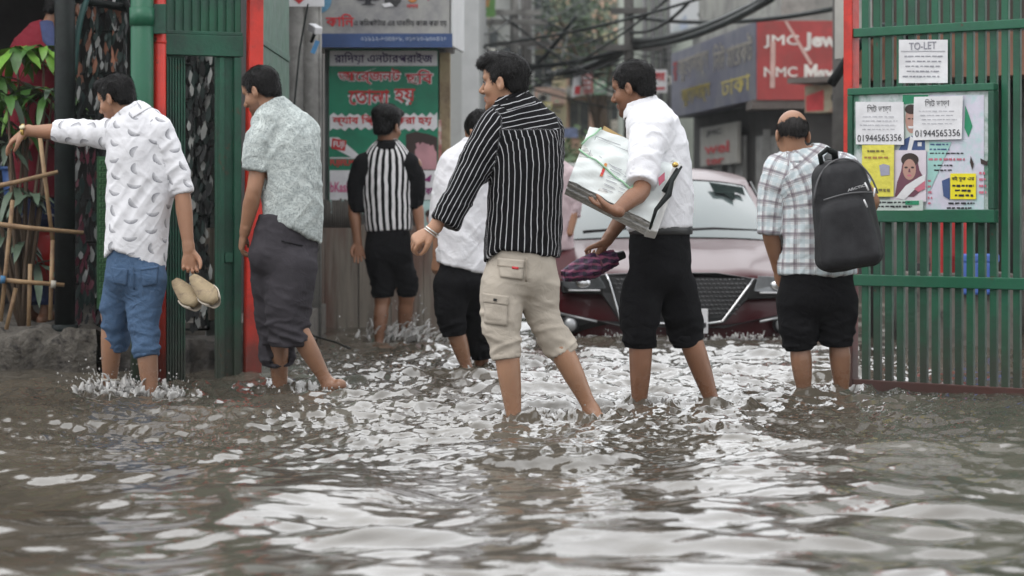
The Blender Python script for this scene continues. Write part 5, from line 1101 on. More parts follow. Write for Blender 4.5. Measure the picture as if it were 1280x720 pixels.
sign('hanging_sign', Plane(500, 29, 900, 29), 578, 24, 598, 50, .05, 0, mat('dirty_white_board', (.55, .55, .54), .7, .3, 4), 'blank dirty white board under the green and orange sign')
b = sign('hanging_sign', BG, 809, 87, 834, 116, .04, 0, WHITE, "small square white sign with red letters, right of the bundle carrier's head"); mb = MB(); text(mb, 'কলম', BG, 812, 91, 831, 103, .005, .04, 0); poly(mb, BG, [(812, 109), (831, 109), (831, 112), (812, 112)], .005, 0); mb.build('print', REDINK, b)
for x0, x1, y0, y1, t in ((717, 727, 90, 122, -3), (727, 740, 84, 118, 2)):
    mb = MB(); A = [BG.at(x0 + t, y1, 0), BG.at(x1 + t, y1 - 2, 0), BG.at(x1, y0, 0), BG.at(x0, y0 + 3, 0)]; mb.prism(A, (0, .03, 0)); b = tag(mb.build('hanging_sign', mat('faded_pink_sign', (.50, .20, .19), .7, .3, 6) if t > 0 else WHITE, None, loc=A[0]), ('faded pink sign hanging on the cables above the paper bundle' if t > 0 else 'narrow white and red sign left of the pink one'), 'sign')
    mb = MB(); poly(mb, BG, [(x0 + 2, y1 - 14), (x1 - 1, y1 - 15), (x1 - 2, y1 - 4), (x0 + 1, y1 - 4)], .005) if t < 0 else dashes(mb, BG, x0 + 2, y0 + 6, x1 - 1, 4, 6, .005, 0, 3); mb.build('print', REDINK if t < 0 else WHITE, b)
sign('banner', BG, 693, 160, 722, 172, .02, 0, mat('blue_white_cloth', (.30, .36, .58), .8, .5, 9), 'blue and white cloth banner low over the far street', 'banner')
# clutter down the lane: air conditioners, meter boxes, small signs
CL = [('air_conditioner', 603, 62, 18, 12, 45.5, 'pale air conditioner on the grey shuttered block'), ('air_conditioner', 672, 118, 16, 11, 50.5, 'pale air conditioner under an ochre balcony'), ('air_conditioner', 826, 96, 14, 10, 39.4, 'pale air conditioner on the pale green block'), ('air_conditioner', 742, 138, 14, 10, 54.5, 'pale air conditioner between the dark windows of the pinkish block')]
for nm, x, y, w, h, d, lb in CL:
    p_ = Plane(x - 5, d, x + w + 5, d); r = empty(nm, p_.at(x + w / 2, y + h), lb, 'air conditioner'); mb = MB(); p_.slab(mb, x, y, x + w, y + h, .3, .3); mb.build('case', mat('ac_cream', (.50, .49, .44), .6), r, bevel=.01); mb = MB(); disc(mb, p_, x + w * .42, y + h / 2, w * .28, h * .40, .304); mb.build('fan_grille', DARK, r)
for x0, y0, x1, y1, d, c, lb in ((606, 126, 622, 146, 42, (.42, .10, .08), 'small dull red board low on the grey shuttered block'), (626, 132, 640, 160, 41, (.12, .22, .36), 'small blue board beside the dull red one'), (668, 128, 690, 138, 44, (.50, .42, .12), 'small mustard board above the green bush'), (676, 142, 694, 156, 40, (.50, .50, .48), 'small white board under the mustard one'), (742, 100, 758, 118, 44, (.16, .30, .20), 'small green board right of the hanging pink sign'), (764, 150, 784, 164, 46, (.44, .40, .34), 'small cream board behind the chin of the man with the bundle'), (796, 120, 806, 150, 36, (.48, .16, .14), 'narrow upright red board on the pale green block'), (838, 170, 852, 196, 37, (.14, .18, .30), 'small dark blue board left of the dull white shop board')):
    p_ = Plane(x0 - 5, d, x1 + 5, d); b = sign('shop_sign', p_, x0, y0, x1, y1, .06, 0, mat('board_%02d%02d' % (c[0] * 99, c[2] * 99), c, .7, .25, 4), lb, 'sign', None); mb = MB(); dashes(mb, p_, x0 + 1, y0 + 2, x1 - 1, max(1, int((y1 - y0) / 6)), 5.5, .006, 0, 2.6); mb.build('print', mat('faded_white_ink', (.66, .62, .58), .7), b)
# far vehicles
def far_van(px, d, w, h, m, label):
    p = W(px, CY, d); p.z = -.3; r = empty('van', p, label, 'van'); mb = MB(); A = [(-.5, 0), (.5, 0), (.5, .55), (.40, 1), (-.40, 1), (-.5, .55)]
    mb.prism([p + Vector((a * w, 0, b_ * h)) for a, b_ in A], (0, 2.6, 0)); mb.build('body', m, r, bevel=.06); mb = MB(); mb.prism([p + Vector((a * w, -.02, b_ * h)) for a, b_ in ((-.44, .56), (.44, .56), (.36, .93), (-.36, .93))], (0, -.02, 0)); mb.build('windscreen', mat('dull_window', (.05, .06, .065)), r)
    for s in (-1, 1): mb = MB(); mb.ball(p + Vector((s * w * .38, -.03, h * .36)), (.1, .04, .08)); mb.build('headlight', WHITE, r, True)
far_van(712, 31, .95, 1.45, mat('van_grey', (.30, .33, .32), .4), 'small pale grey van far off between the striped shirt and the bundle'); far_van(742, 38, 1.3, 1.9, mat('van_white', (.62, .62, .60), .4), 'white van farther off, behind the paper bundle')
far_van(598, 36, 1.2, 1.5, mat('van_teal', (.05, .20, .17), .5), 'dark teal van far off beside the kiosk, behind the half-hidden white shirt')
# trees
def tree(px, d, z0, z1, rad, n, m, label):
    p = W(px, CY, d); p.z = -.2; r = empty('tree', p, label, 'tree'); mb = MB(); top = p + Vector((0, 0, z1)); mb.tube([p, p.lerp(top, .5) + Vector((.1, 0, 0)), top - Vector((0, 0, .3))], [.16, .11, .04], 8)
    cl = []
    for i in range(9):
        c = p + Vector((random.gauss(0, rad * .5), random.gauss(0, rad * .5), random.uniform(z0, z1))); cl.append((c, random.uniform(.25, .5) * rad)); mb.tube([p + Vector((0, 0, max(.5, (c.z - p.z) * .6))), c], [.05, .015], 6)
    mb.build('trunk', mat('bark_brown', (.11, .075, .05)), r, True); lf = MB()
    for i in range(n):
        c, q = random.choice(cl); o = c + Vector((random.gauss(0, q), random.gauss(0, q), random.gauss(0, q * .8))); a = Vector((random.gauss(0, 1), random.gauss(0, 1), random.gauss(0, .6))).normalized() * random.uniform(.06, .14); b_ = a.orthogonal().normalized() * random.uniform(.03, .06); lf.add([o - a, o + b_, o + a, o - b_], [(0, 1, 2, 3)], random.choice((0, 0, 1)))
    lf.build('crown', m, r)
LG = [mat('tree_leaf_green', (.07, .125, .045), .5, .3), mat('tree_leaf_light', (.11, .17, .07), .5, .3)]
tree(592, 37, 1.0, 2.6, .75, 2600, LG, 'bushy green tree just right of the kiosk column'); tree(700, 43, .6, 1.9, .9, 2600, LG, 'low hazy green tree between the striped shirt and the paper bundle'); tree(748, 47, 3.6, 5.4, .9, 1500, [mat('tree_leaf_dark', (.045, .075, .04), .5), LG[0]], 'dark tree high up above the man with the bundle'); tree(664, 45, .4, 1.7, .8, 1800, LG, 'small green bush at street level behind the black striped shirt')
# overhead wires
wires = [((970, -8), 24, (792, 52), 31, .055), ((965, -2), 24, (792, 58), 31, .04), ((792, 52), 31, (686, 92), 34, .055), ((792, 58), 31, (600, 82), 34, .04), ((792, 54), 31, (720, 88), 34, .03), ((845, -10), 27, (640, 120), 34, .016), ((720, 20), 33, (610, 135), 34, .03), ((900, -10), 25, (560, 60), 33, .018), ((640, 20), 34, (590, 40), 30, .014), ((660, 60), 36, (790, 30), 31, .014), ((640, 30), 34, (740, -8), 38, .012), ((645, 100), 34, (786, 70), 31, .016), ((642, 45), 34, (720, 30), 40, .014), ((600, 60), 33, (700, 140), 40, .012), ((786, 20), 31, (1047, 10), 25, .03), ((786, 40), 31, (860, 4), 28, .022), ((640, 76), 34, (560, 10), 26, .014), ((660, 24), 37, (735, 75), 34, .012)]
rw = random.Random(3)
for k in range(16): wires.append(((rw.uniform(560, 700), rw.uniform(-5, 110)), rw.uniform(30, 44), (rw.uniform(690, 860), rw.uniform(-5, 150)), rw.uniform(30, 42), rw.uniform(.008, .014)))
for i, (a, d0, b_, d1, rr) in enumerate(wires):
    cable('overhead_wire', [W(a[0], a[1], d0), W(b_[0], b_[1], d1)], rr, ('thick black bundle of overhead cables strung across the street' if rr > .035 else 'thin overhead wire crossing the far street'), BLK, .12, 'thick overhead cable bundles' if rr > .035 else 'thin overhead wires')
# ---------------------------------------------------------------- the people, nearest the gate first
SK1 = skin_mat('skin_brown', (.33, .175, .105)); SK2 = skin_mat('skin_dark_brown', (.25, .122, .07)); SK3 = skin_mat('skin_tan', (.39, .215, .132))
PG = 'people wading through the flooded gateway'
denim = plain_cloth('denim_blue', (.070, .120, .205), bd=.014); charcoal = plain_cloth('charcoal_cloth', (.052, .048, .055)); blackc = plain_cloth('black_cloth', (.0065, .0065, .0075)); khaki = plain_cloth('khaki_cloth', (.47, .42, .355))
white_c = plain_cloth('white_shirt_cloth', (.80, .80, .83), .8)
STUB = (.50, .46, .46)
# 1 leaf-print shirt
person('young man with left arm held out, in a white leaf-print shirt and rolled blue jeans', 165, 10.7, (146, 125, 0, 62, 18, 0, .92), (167, 146), SK1,
  [(170, 147, 0, .085, .07), (174, 158, 0, .125, .09), (175, 180, 0, .155, .105), (176, 220, 0, .155, .115), (172, 270, 0, .150, .115), (168, 338, 0, .142, .115)], 20,
  [[(150, 167, 0), (88, 165, .06), (32, 164, .12)], [(205, 168, 0), (227, 237, -.02), (236, 312, -.06)]],
  [[(158, 350, .03), (140, 392, .06), (137, 492, .10)], [(182, 352, -.02), (180, 402, -.06), (190, 512, -.10)]],
  dict(mat=feather_cloth('leaf_print_cloth'), sleeves=[[(162, 165, 0, .078), (125, 167, .02, .064), (95, 166, .05, .055), (69, 164, .075, .049)], [(196, 165, 0, .076), (213, 196, 0, .063), (223, 220, -.01, .055), (229, 242, -.02, .047)]]),
  dict(mat=denim, pelvis=[(170, 300, 0, .135, .11), (170, 345, 0, .142, .115)], legs=[[(157, 350, .03, .09), (146, 385, .05, .078), (145, 437, .09, .052)], [(182, 352, -.02, .096), (179, 398, -.05, .074), (184, 446, -.08, .056)]]),
  hem=[(125, 328), (131, 324), (146, 310), (160, 315), (175, 324), (206, 336), (216, 332)], group=PG,
  hairx=[((0, .05, .10), (.066, .05, .03))],
  hands=[(0, (-.80, .1, -.58), (-.45, .2, -.9), 1, .35, 1.0), (1, (.06, -.05, -1), (.2, -.95, 0), -1, .75, 1.0)], feet=[(-.5, .85, -.2), (-.45, .85, -.05)], stub=(.62, .56, .55))
# 2 grey print shirt
person('older man with bowed head in a grey printed shirt, beside the red gate post', 365, 10.8, (327, 116, 0, 62, 20, 0, .94), (343, 140), SK1,
  [(345, 142, 0, .09, .075), (350, 156, 0, .125, .095), (360, 178, 0, .145, .11), (362, 205, 0, .150, .118), (366, 250, 0, .143, .12), (364, 310, 0, .140, .12)], 30,
  [[(331, 168, -.03), (318, 236, -.09), (306, 290, -.04)], [(385, 165, .1), (380, 225, .2), (350, 272, .25)]],
  [[(345, 330, .05), (345, 395, .10), (351, 505, .12)], [(362, 330, -.03), (360, 392, -.05), (410, 480, -.02)]],
  dict(mat=marble_cloth('grey_print_cloth'), sleeves=[[(336, 160, -.03, .082), (323, 182, -.06, .066), (318, 213, -.075, .057)], [(378, 165, .06, .08), (382, 200, .14, .065)]]),
  dict(mat=charcoal, roll=0, fold=1.15, pelvis=[(361, 272, 0, .153, .128), (355, 318, 0, .168, .135)], legs=[[(344, 335, .05, .115), (344, 395, .09, .092), (347, 456, .12, .074)], [(364, 335, -.03, .125), (360, 388, -.04, .102), (362, 431, -.03, .088)]]),
  hem=[(310, 270), (325, 275), (345, 276), (370, 285), (385, 293), (402, 306), (412, 308)], group=PG,
  hands=[(0, (-.25, .35, -.9), (.9, .2, 0), -1, .5, 1.0)], feet=[(-.6, .75, -.1), (-.55, .25, -.8)], stub=STUB)
# 3 striped vest
person('young man seen from behind in a black and white striped vest over black sleeves', 483, 15.0, (484, 160, 0, -30, 5, 0, 1.06), (484, 184), SK2,
  [(484, 187, 0, .10, .075), (484, 196, 0, .145, .09), (484, 208, 0, .165, .10), (484, 240, 0, .165, .11), (486, 288, 0, .148, .105)], -5,
  [[(449, 208, 0), (442, 258, 0), (447, 303, -.03)], [(518, 206, 0), (521, 252, 0), (526, 290, -.05)]],
  [[(473, 325, 0), (478, 375, 0), (473, 432, -.05)], [(497, 325, 0), (508, 372, .04), (504, 424, .10)]],
  [dict(name='shirt', mat=blackc, grow=-.008, sleeves=[[(456, 206, 0, .075), (446, 230, 0, .062), (447, 266, 0, .052)], [(511, 206, 0, .075), (520, 230, 0, .062), (518, 261, 0, .052)]], fold=.7, hem=[(450, 278), (520, 277)]),
   dict(name='vest', mat=stripe_cloth('striped_vest_cloth', (.007, .007, .008), (.74, .73, .74), .0365, .5, .1), collar=False, fold=.7, grow=.005, k=.02)],
  dict(mat=blackc, pelvis=[(486, 284, 0, .15, .11), (485, 314, 0, .158, .12)], legs=[[(473, 325, 0, .088), (478, 350, 0, .080), (479, 371, 0, .066)], [(498, 325, 0, .088), (507, 350, .02, .074), (509, 370, .03, .058)]]),
  hem=[(448, 289), (522, 287)], group=PG, hairx=[((0, .05, .100), (.078, .06, .035)), ((0, -.02, .08), (.090, .10, .07))],
  hands=[(0, (.12, -.1, -1), (.1, -1, 0), 1, .35, 1.0), (1, (.05, -.2, -1), (-.9, .3, 0), -1, .4, 1.0)], res=.0085)
# 4 white shirt, half hidden
person('man in plain white shirt and black trousers, half hidden behind the striped-shirt man', 580, 12.1, (602, 168, 0, 40, 25, 0, .97), (594, 188), SK1,
  [(592, 190, 0, .09, .075), (590, 202, 0, .14, .09), (586, 225, 0, .165, .11), (582, 260, 0, .160, .115), (577, 342, 0, .138, .115)], 20,
  [[(561, 212, 0), (551, 265, 0), (547, 318, 0)], [(612, 210, .05), (616, 265, .10), (612, 312, .1)]],
  [[(566, 360, -.02), (563, 395, -.03), (585, 464, 0)], [(590, 365, .05), (598, 405, .1), (603, 472, .15)]],
  dict(mat=white_c, sleeves=[[(568, 208, 0, .082), (556, 245, 0, .066), (549, 290, 0, .050)], [(604, 210, .04, .08), (613, 255, .08, .066), (612, 300, .1, .05)]]),
  dict(mat=blackc, pelvis=[(577, 330, 0, .13, .11), (578, 350, 0, .142, .118)], legs=[[(564, 358, -.02, .096), (563, 388, -.03, .082), (568, 420, -.03, .061)], [(592, 362, .05, .092), (599, 405, .1, .078), (603, 448, .12, .056)]], roll=0),
  hem=[(535, 324), (549, 328), (575, 334), (601, 340), (622, 343)], group=PG,
  hands=[(0, (-.05, 0, -1), (.5, .6, 0), 1, .5, 1.0)], feet=[(-.6, .6, -.4), None], res=.0078)
# 5 black pinstripe shirt
person('young man in a white-striped black shirt and rolled khaki trousers, left arm swung out', 645, 9.3, (631, 105, 0, 68, 2, 0, .95), (643, 133), SK3,
  [(643, 138, 0, .085, .07), (648, 148, 0, .125, .085), (652, 165, 0, .150, .10), (657, 195, 0, .152, .115), (656, 245, 0, .152, .125), (652, 330, 0, .158, .13)], 25,
  [[(612, 166, -.03), (583, 228, -.08), (541, 287, -.12)], [(683, 168, .10), (682, 228, .20), (650, 262, .28)]],
  [[(628, 365, -.04), (629, 412, -.05), (644, 532, -.06)], [(672, 365, .02), (686, 408, .03), (739, 512, .05)]],
  dict(mat=stripe_cloth('pinstripe_cloth', (.006, .006, .007), (.52, .52, .54), .0215, .135), yoke=162, sleeves=[[(624, 162, -.02, .085), (603, 190, -.05, .072), (582, 230, -.08, .063), (556, 279, -.11, .057)], [(680, 166, .07, .078), (682, 222, .17, .060), (662, 250, .25, .052)]]),
  dict(mat=khaki, pelvis=[(652, 306, 0, .148, .125), (651, 340, 0, .150, .125)], legs=[[(628, 360, -.04, .094), (627, 408, -.05, .077), (633, 449, -.06, .055)], [(672, 360, .02, .088), (680, 402, .03, .064), (706, 442, .05, .057)]]),
  hem=[(590, 335), (603, 334), (612, 319), (626, 310), (650, 313), (680, 318), (702, 322), (715, 322)], group=PG, hairx=[((0, .080, .092), (.068, .040, .030)), ((0, .035, .108), (.066, .07, .034))],
  hands=[(0, (-.84, -.05, -.5), (.1, .6, -.8), 1, .75, 1.0)], feet=[(-.5, .85, 0), (-.55, .75, -.35)], stub=(.80, .74, .72), res=.006)
# 6 white shirt with bundle
person('man in a white shirt and black trousers carrying a paper bundle and an umbrella', 825, 9.8, (792, 112, 0, 62, 12, 0, .94), (804, 139), SK2,
  [(805, 141, 0, .085, .07), (812, 152, 0, .125, .09), (821, 175, 0, .145, .115), (825, 210, 0, .145, .12), (826, 250, 0, .150, .125), (825, 275, 0, .152, .128), (825, 300, 0, .150, .125)], 50,
  [[(810, 168, -.10), (802, 238, -.27), (770, 264, -.42)], [(815, 167, .14), (797, 245, .13), (759, 300, .02)]],
  [[(803, 365, -.03), (800, 402, -.04), (799, 520, -.03)], [(846, 365, .03), (853, 400, .04), (894, 512, .05)]],
  dict(mat=white_c, sleeves=[[(814, 160, -.08, .088), (808, 188, -.16, .074), (801, 230, -.255, .060)], [(815, 167, .10, .08), (803, 225, .13, .066), (777, 275, .06, .050)]]),
  dict(mat=blackc, pelvis=[(826, 286, 0, .148, .12), (825, 308, 0, .150, .122), (825, 335, 0, .150, .125)], legs=[[(804, 360, -.03, .088), (800, 400, -.04, .080), (800, 433, -.03, .064)], [(845, 360, .03, .086), (853, 398, .04, .078), (860, 432, .05, .060)]]),
  hem=[(760, 285), (790, 286), (870, 283), (890, 283)], group=PG,
  hands=[(0, (-.62, .70, .20), (.1, .3, 1), -1, .2, 1.0), (1, (-.5, -.1, -.85), (-.7, .3, .5), -1, 1.0, 1.0)], feet=[(-.6, .75, 0), (-.6, .75, -.3)], stub=(.60, .55, .54), res=.0062)
# 7 plaid shirt with backpack
person('balding man seen from behind in a pale plaid shirt, a backpack on his right shoulder', 1022, 10.65, (990, 170, 0, 8, 9, 0, .96), (996, 200), SK1,
  [(997, 202, 0, .09, .075), (1004, 210, 0, .150, .09), (1014, 225, 0, .175, .11), (1021, 260, 0, .172, .12), (1022, 350, 0, .186, .135)], 8,
  [[(968, 222, 0), (962, 285, -.02), (972, 335, .06)], [(1062, 215, .02), (1090, 252, .05), (1062, 288, .20)]],
  [[(997, 380, 0), (999, 425, 0), (1006, 500, 0)], [(1046, 380, 0), (1048, 422, .02), (1053, 498, .05)]],
  dict(mat=plaid_cloth('plaid_cloth'), sleeves=[[(977, 215, 0, .086), (966, 250, 0, .068), (962, 293, -.01, .056)], [(1054, 213, .02, .08), (1076, 236, .03, .066)]]),
  dict(mat=blackc, pelvis=[(1022, 338, 0, .178, .13), (1021, 368, 0, .178, .13)], legs=[[(998, 380, 0, .098), (998, 410, 0, .088), (1001, 437, 0, .066)], [(1046, 380, 0, .098), (1046, 408, .01, .085), (1045, 431, .02, .074)]], roll=0),
  hem=[(940, 342), (1100, 343)], group=PG, hair='bald',
  hands=[(0, (.1, .5, -.85), (.9, .2, 0), 1, .5, 1.0)], feet=[(-.2, .95, 0), (-.1, .95, 0)], res=.0066)
# ---------------------------------------------------------------- people farther back, things held and worn
maroon_c = plain_cloth('maroon_cloth', (.20, .022, .035)); pink_c = plain_cloth('pale_pink_cloth', (.62, .50, .52)); navy_c = plain_cloth('navy_cloth', (.03, .04, .10))
person('bearded person in a maroon top and blue scarf, in the dark shop behind the shrub', 52, 13.1, (76, 14, 0, -62, 25, 0, .98), (60, 40), SK2,
  [(57, 42, 0, .09, .075), (52, 52, 0, .14, .10), (44, 85, 0, .175, .125), (42, 150, 0, .165, .13), (46, 250, 0, .165, .13)], -30,
  [[(26, 62, .05), (12, 130, .0), (30, 180, -.1)], [(66, 66, -.1), (74, 130, -.16), (84, 175, -.2)]],
  [[(34, 250, 0), (34, 320, 0), (34, 388, .02)], [(56, 250, 0), (58, 320, .05), (58, 388, .05)]],
  dict(mat=maroon_c, fold=.8, sleeves=[[(34, 62, .03, .085), (18, 110, .02, .07), (26, 168, -.08, .06)], [(64, 64, -.06, .085), (73, 118, -.13, .07), (82, 165, -.18, .06)]]),
  dict(mat=navy_c, roll=0, pelvis=[(45, 245, 0, .15, .115), (45, 270, 0, .155, .12)], legs=[[(35, 275, 0, .09), (34, 330, 0, .08), (34, 380, .02, .07)], [(56, 275, 0, .09), (57, 330, .04, .08), (58, 380, .05, .07)]]),
  hem=[(0, 246), (100, 246)], hands=[], stub=(.16, .15, .15), res=.009)
person('person in a pale pink top, almost hidden beyond the striped-shirt man', 688, 16.2, (690, 186, 0, 10, 5, 0, .95), (690, 206), SK1,
  [(690, 208, 0, .09, .075), (690, 214, 0, .14, .09), (690, 230, 0, .16, .11), (691, 260, 0, .150, .115), (691, 320, 0, .145, .115)], 0,
  [[(668, 224, 0), (664, 262, 0), (666, 300, -.05)], [(712, 224, 0), (718, 256, 0), (712, 292, -.08)]],
  [[(681, 320, 0), (681, 360, 0), (681, 415, 0)], [(699, 320, 0), (699, 360, 0), (699, 415, 0)]],
  dict(mat=pink_c, sleeves=[[(672, 222, 0, .078), (665, 245, 0, .062), (664, 272, 0, .052)], [(708, 222, 0, .078), (716, 245, 0, .062), (716, 272, 0, .052)]]),
  dict(mat=blackc, roll=0, pelvis=[(690, 308, 0, .14, .11), (690, 325, 0, .15, .115)], legs=[[(681, 330, 0, .085), (681, 365, 0, .07), (681, 392, 0, .06)], [(699, 330, 0, .085), (699, 365, 0, .07), (699, 392, 0, .06)]]),
  hem=[(640, 312), (740, 312)], hands=[], res=.010)
P_ = {o['label'].split(',')[0][:22]: o for o in C.objects if o.name.startswith('person') and 'label' in o}
def who(s): return next(o for o in C.objects if o.name.startswith('person') and s in o.get('label', ''))
def ring(c, ax, r, w, name, m, parent, flat=1., n=26):
    ax = Vector(ax).normalized(); a = ax.orthogonal().normalized(); b = ax.cross(a); mb = MB(); P = [Vector(c) + (a * math.cos(t) + b * math.sin(t) * flat) * r for t in np.linspace(0, 2 * math.pi, n)]; mb.tube(P, w, 8, False); return mb.build(name, m, parent, True)
gold = mat('gold_metal', (.55, .38, .12), .3, .2, 20, metal=1.); steel = mat('bracelet_silver', (.70, .68, .64), .3, .1, 20, metal=.9)
w = ring(W(29.5, 164.5, 10.82), (-1, .05, -.1), .031, .0085, 'wristwatch', gold, who('leaf-print')); mb = MB(); c = W(28, 160, 10.79); mb.tube([c, c + Vector((-.002, -.006, .007))], .013, 16); mb.build('watch_face', mat('watch_dial', (.62, .55, .36), .3), w, True)
ring(W(540, 288.5, 9.18), (-.58, -.04, -.81), .0295, .0035, 'bracelet', steel, who('khaki')); ring(W(538, 291, 9.178), (-.60, -.04, -.80), .0300, .0025, 'bracelet', steel, who('khaki'))
ring(W(138, 474, 10.8), (.05, 0, 1), .040, .005, 'anklet', mat('pale_string', (.45, .42, .36)), who('leaf-print'))
# pieces sewn on: grids cast along the view onto the cloth they belong to
from mathutils.bvhtree import BVHTree
def sewn(person_, part, quad, off, m, name, nx=8, ny=8, thick=.004, label=None):
    o = next(c for c in person_.children if c.name.split('.')[0] == part); org = loc_of(o); bv = BVHTree.FromPolygons([v.co for v in o.data.vertices], [tuple(p.vertices) for p in o.data.polygons]); E0 = Vector((0, 0, CZ)) - org; V = []; a, b, c, d = [Vector(q) for q in quad]
    for j in range(ny + 1):
        for i in range(nx + 1):
            q = a.lerp(b, i / nx).lerp(d.lerp(c, i / nx), j / ny); dr = (W(q.x, q.y, 10) - Vector((0, 0, CZ))).normalized(); h = bv.ray_cast(E0, dr)[0]; V.append((h - dr * off + org) if h is not None else None)
    if any(v is None for v in V): return None
    n = nx + 1; mb = MB(); mb.add(V, [(j * n + i, j * n + i + 1, (j + 1) * n + i + 1, (j + 1) * n + i) for j in range(ny) for i in range(nx)]); p = mb.build(name, m, o, True); s = p.modifiers.new('thick', 'SOLIDIFY'); s.thickness = thick; return p
kh = who('khaki'); kd = plain_cloth('khaki_seam', (.33, .29, .24))
sewn(kh, 'trousers', ((606, 376), (634, 380), (634, 408), (606, 404)), .004, khaki, 'cargo_pocket'); sewn(kh, 'trousers', ((604, 366), (636, 370), (635, 382), (604, 378)), .007, khaki, 'pocket_flap', ny=5, thick=.0025)
sewn(kh, 'trousers', ((617, 373), (621, 373.5), (621, 376.5), (617, 376)), .011, BLK, 'button', 3, 3); sewn(kh, 'trousers', ((622, 322), (655, 325), (653, 350), (625, 346)), .004, khaki, 'back_pocket'); sewn(kh, 'trousers', ((640, 333), (648, 334), (648, 337), (640, 336)), .007, REDINK, 'pocket_label', 3, 2)
for q in (((622, 331), (654, 334), (654, 335.6), (622, 332.6)), ((657, 322), (659, 322), (658.6, 352), (656.6, 352)), ((681, 326), (697, 330), (696, 350), (682, 347))): sewn(kh, 'trousers', q, .006 if q[0][0] != 681 else .004, kd if q[0][0] != 681 else khaki, 'seam' if q[0][0] != 681 else 'back_pocket')
jn = who('leaf-print'); js = plain_cloth('denim_seam', (.045, .08, .14))
for q in (((176, 335), (198, 332), (196, 356), (178, 358)), ((140, 334), (160, 336), (158, 357), (142, 354))): sewn(jn, 'trousers', q, .004, denim, 'back_pocket')
for q in (((176, 337), (198, 334), (198, 335.4), (176, 338.4)), ((166, 332), (167.5, 332), (168.5, 362), (167, 362))): sewn(jn, 'trousers', q, .007, js, 'seam')
gy = who('grey printed'); cs = plain_cloth('charcoal_seam', (.028, .026, .03)); sewn(gy, 'trousers', ((352, 300), (378, 306), (378, 308), (352, 302)), .003, cs, 'seam', 6, 2)
# paper tucked in the pocket of the older man

# ------- sandals in the right hand of the leaf-print man
def sandal(px, py, d, X, N, label):
    o = W(px, py, d); r = empty('sandal', o, label, 'sandal', 'sandals held by the man in the leaf-print shirt'); X = Vector(X).normalized(); N = Vector(N); N = (N - X * N.dot(X)).normalized(); R = Matrix((X, (-N).cross(X), -N)).transposed(); L, n = .215, 18; V = []; Fs = []
    prof = lambda t: .047 * (math.sin(math.pi * min(1, max(0, t * .93 + .035))) ** .45) * (.80 + .25 * math.exp(-((t - .72) / .25) ** 2))
    for i in range(n + 1):
        t = i / n; wdt = prof(t); x = (t - .5) * L; zc = .010 * math.sin(t * 3.1)
        for (a, z) in ((-1, 0), (-.98, .026), (-.8, .030), (.8, .030), (.98, .026), (1, 0)): V.append(o + R @ Vector((x, a * wdt, z + zc)))
    for i in range(n):
        for k in range(6): Fs.append((i * 6 + k, (i + 1) * 6 + k, (i + 1) * 6 + (k + 1) % 6, i * 6 + (k + 1) % 6))
    Fs += [tuple(range(6)), tuple(range(n * 6 + 5, n * 6 - 1, -1))]
    mb = MB(); mb.add(V, Fs); mb.build('sole', mat('sandal_tan', (.36, .28, .17), .75, .3, 14, .003, 60, dirt=(.20, .15, .10), dsc=12), r, True)
    mb = MB(); V = []; m = 9
    for i in range(7):
        t = .52 + .4 * i / 6
        for j in range(m): a = math.pi * j / (m - 1); V.append(o + R @ Vector(((t - .5) * L, -math.cos(a) * prof(t) * 1.03, .024 + math.sin(a) * .045)))
    mb.add(V, [(i * m + j, i * m + j + 1, (i + 1) * m + j + 1, (i + 1) * m + j) for i in range(6) for j in range(m - 1)]); u = mb.build('upper', mat('sandal_cream', (.56, .50, .42), .7, .2, 20), r, True); s_ = u.modifiers.new('thick', 'SOLIDIFY'); s_.thickness = .006
sandal(230, 363, 10.56, (.50, -.66, -.42), (-.1, -.8, .45), 'tan sandal hanging from the hand, the left and lower of the pair'); sandal(253, 359, 10.50, (.55, -.66, -.48), (-.15, -.8, .5), 'tan sandal hanging from the hand, the right and upper of the pair')
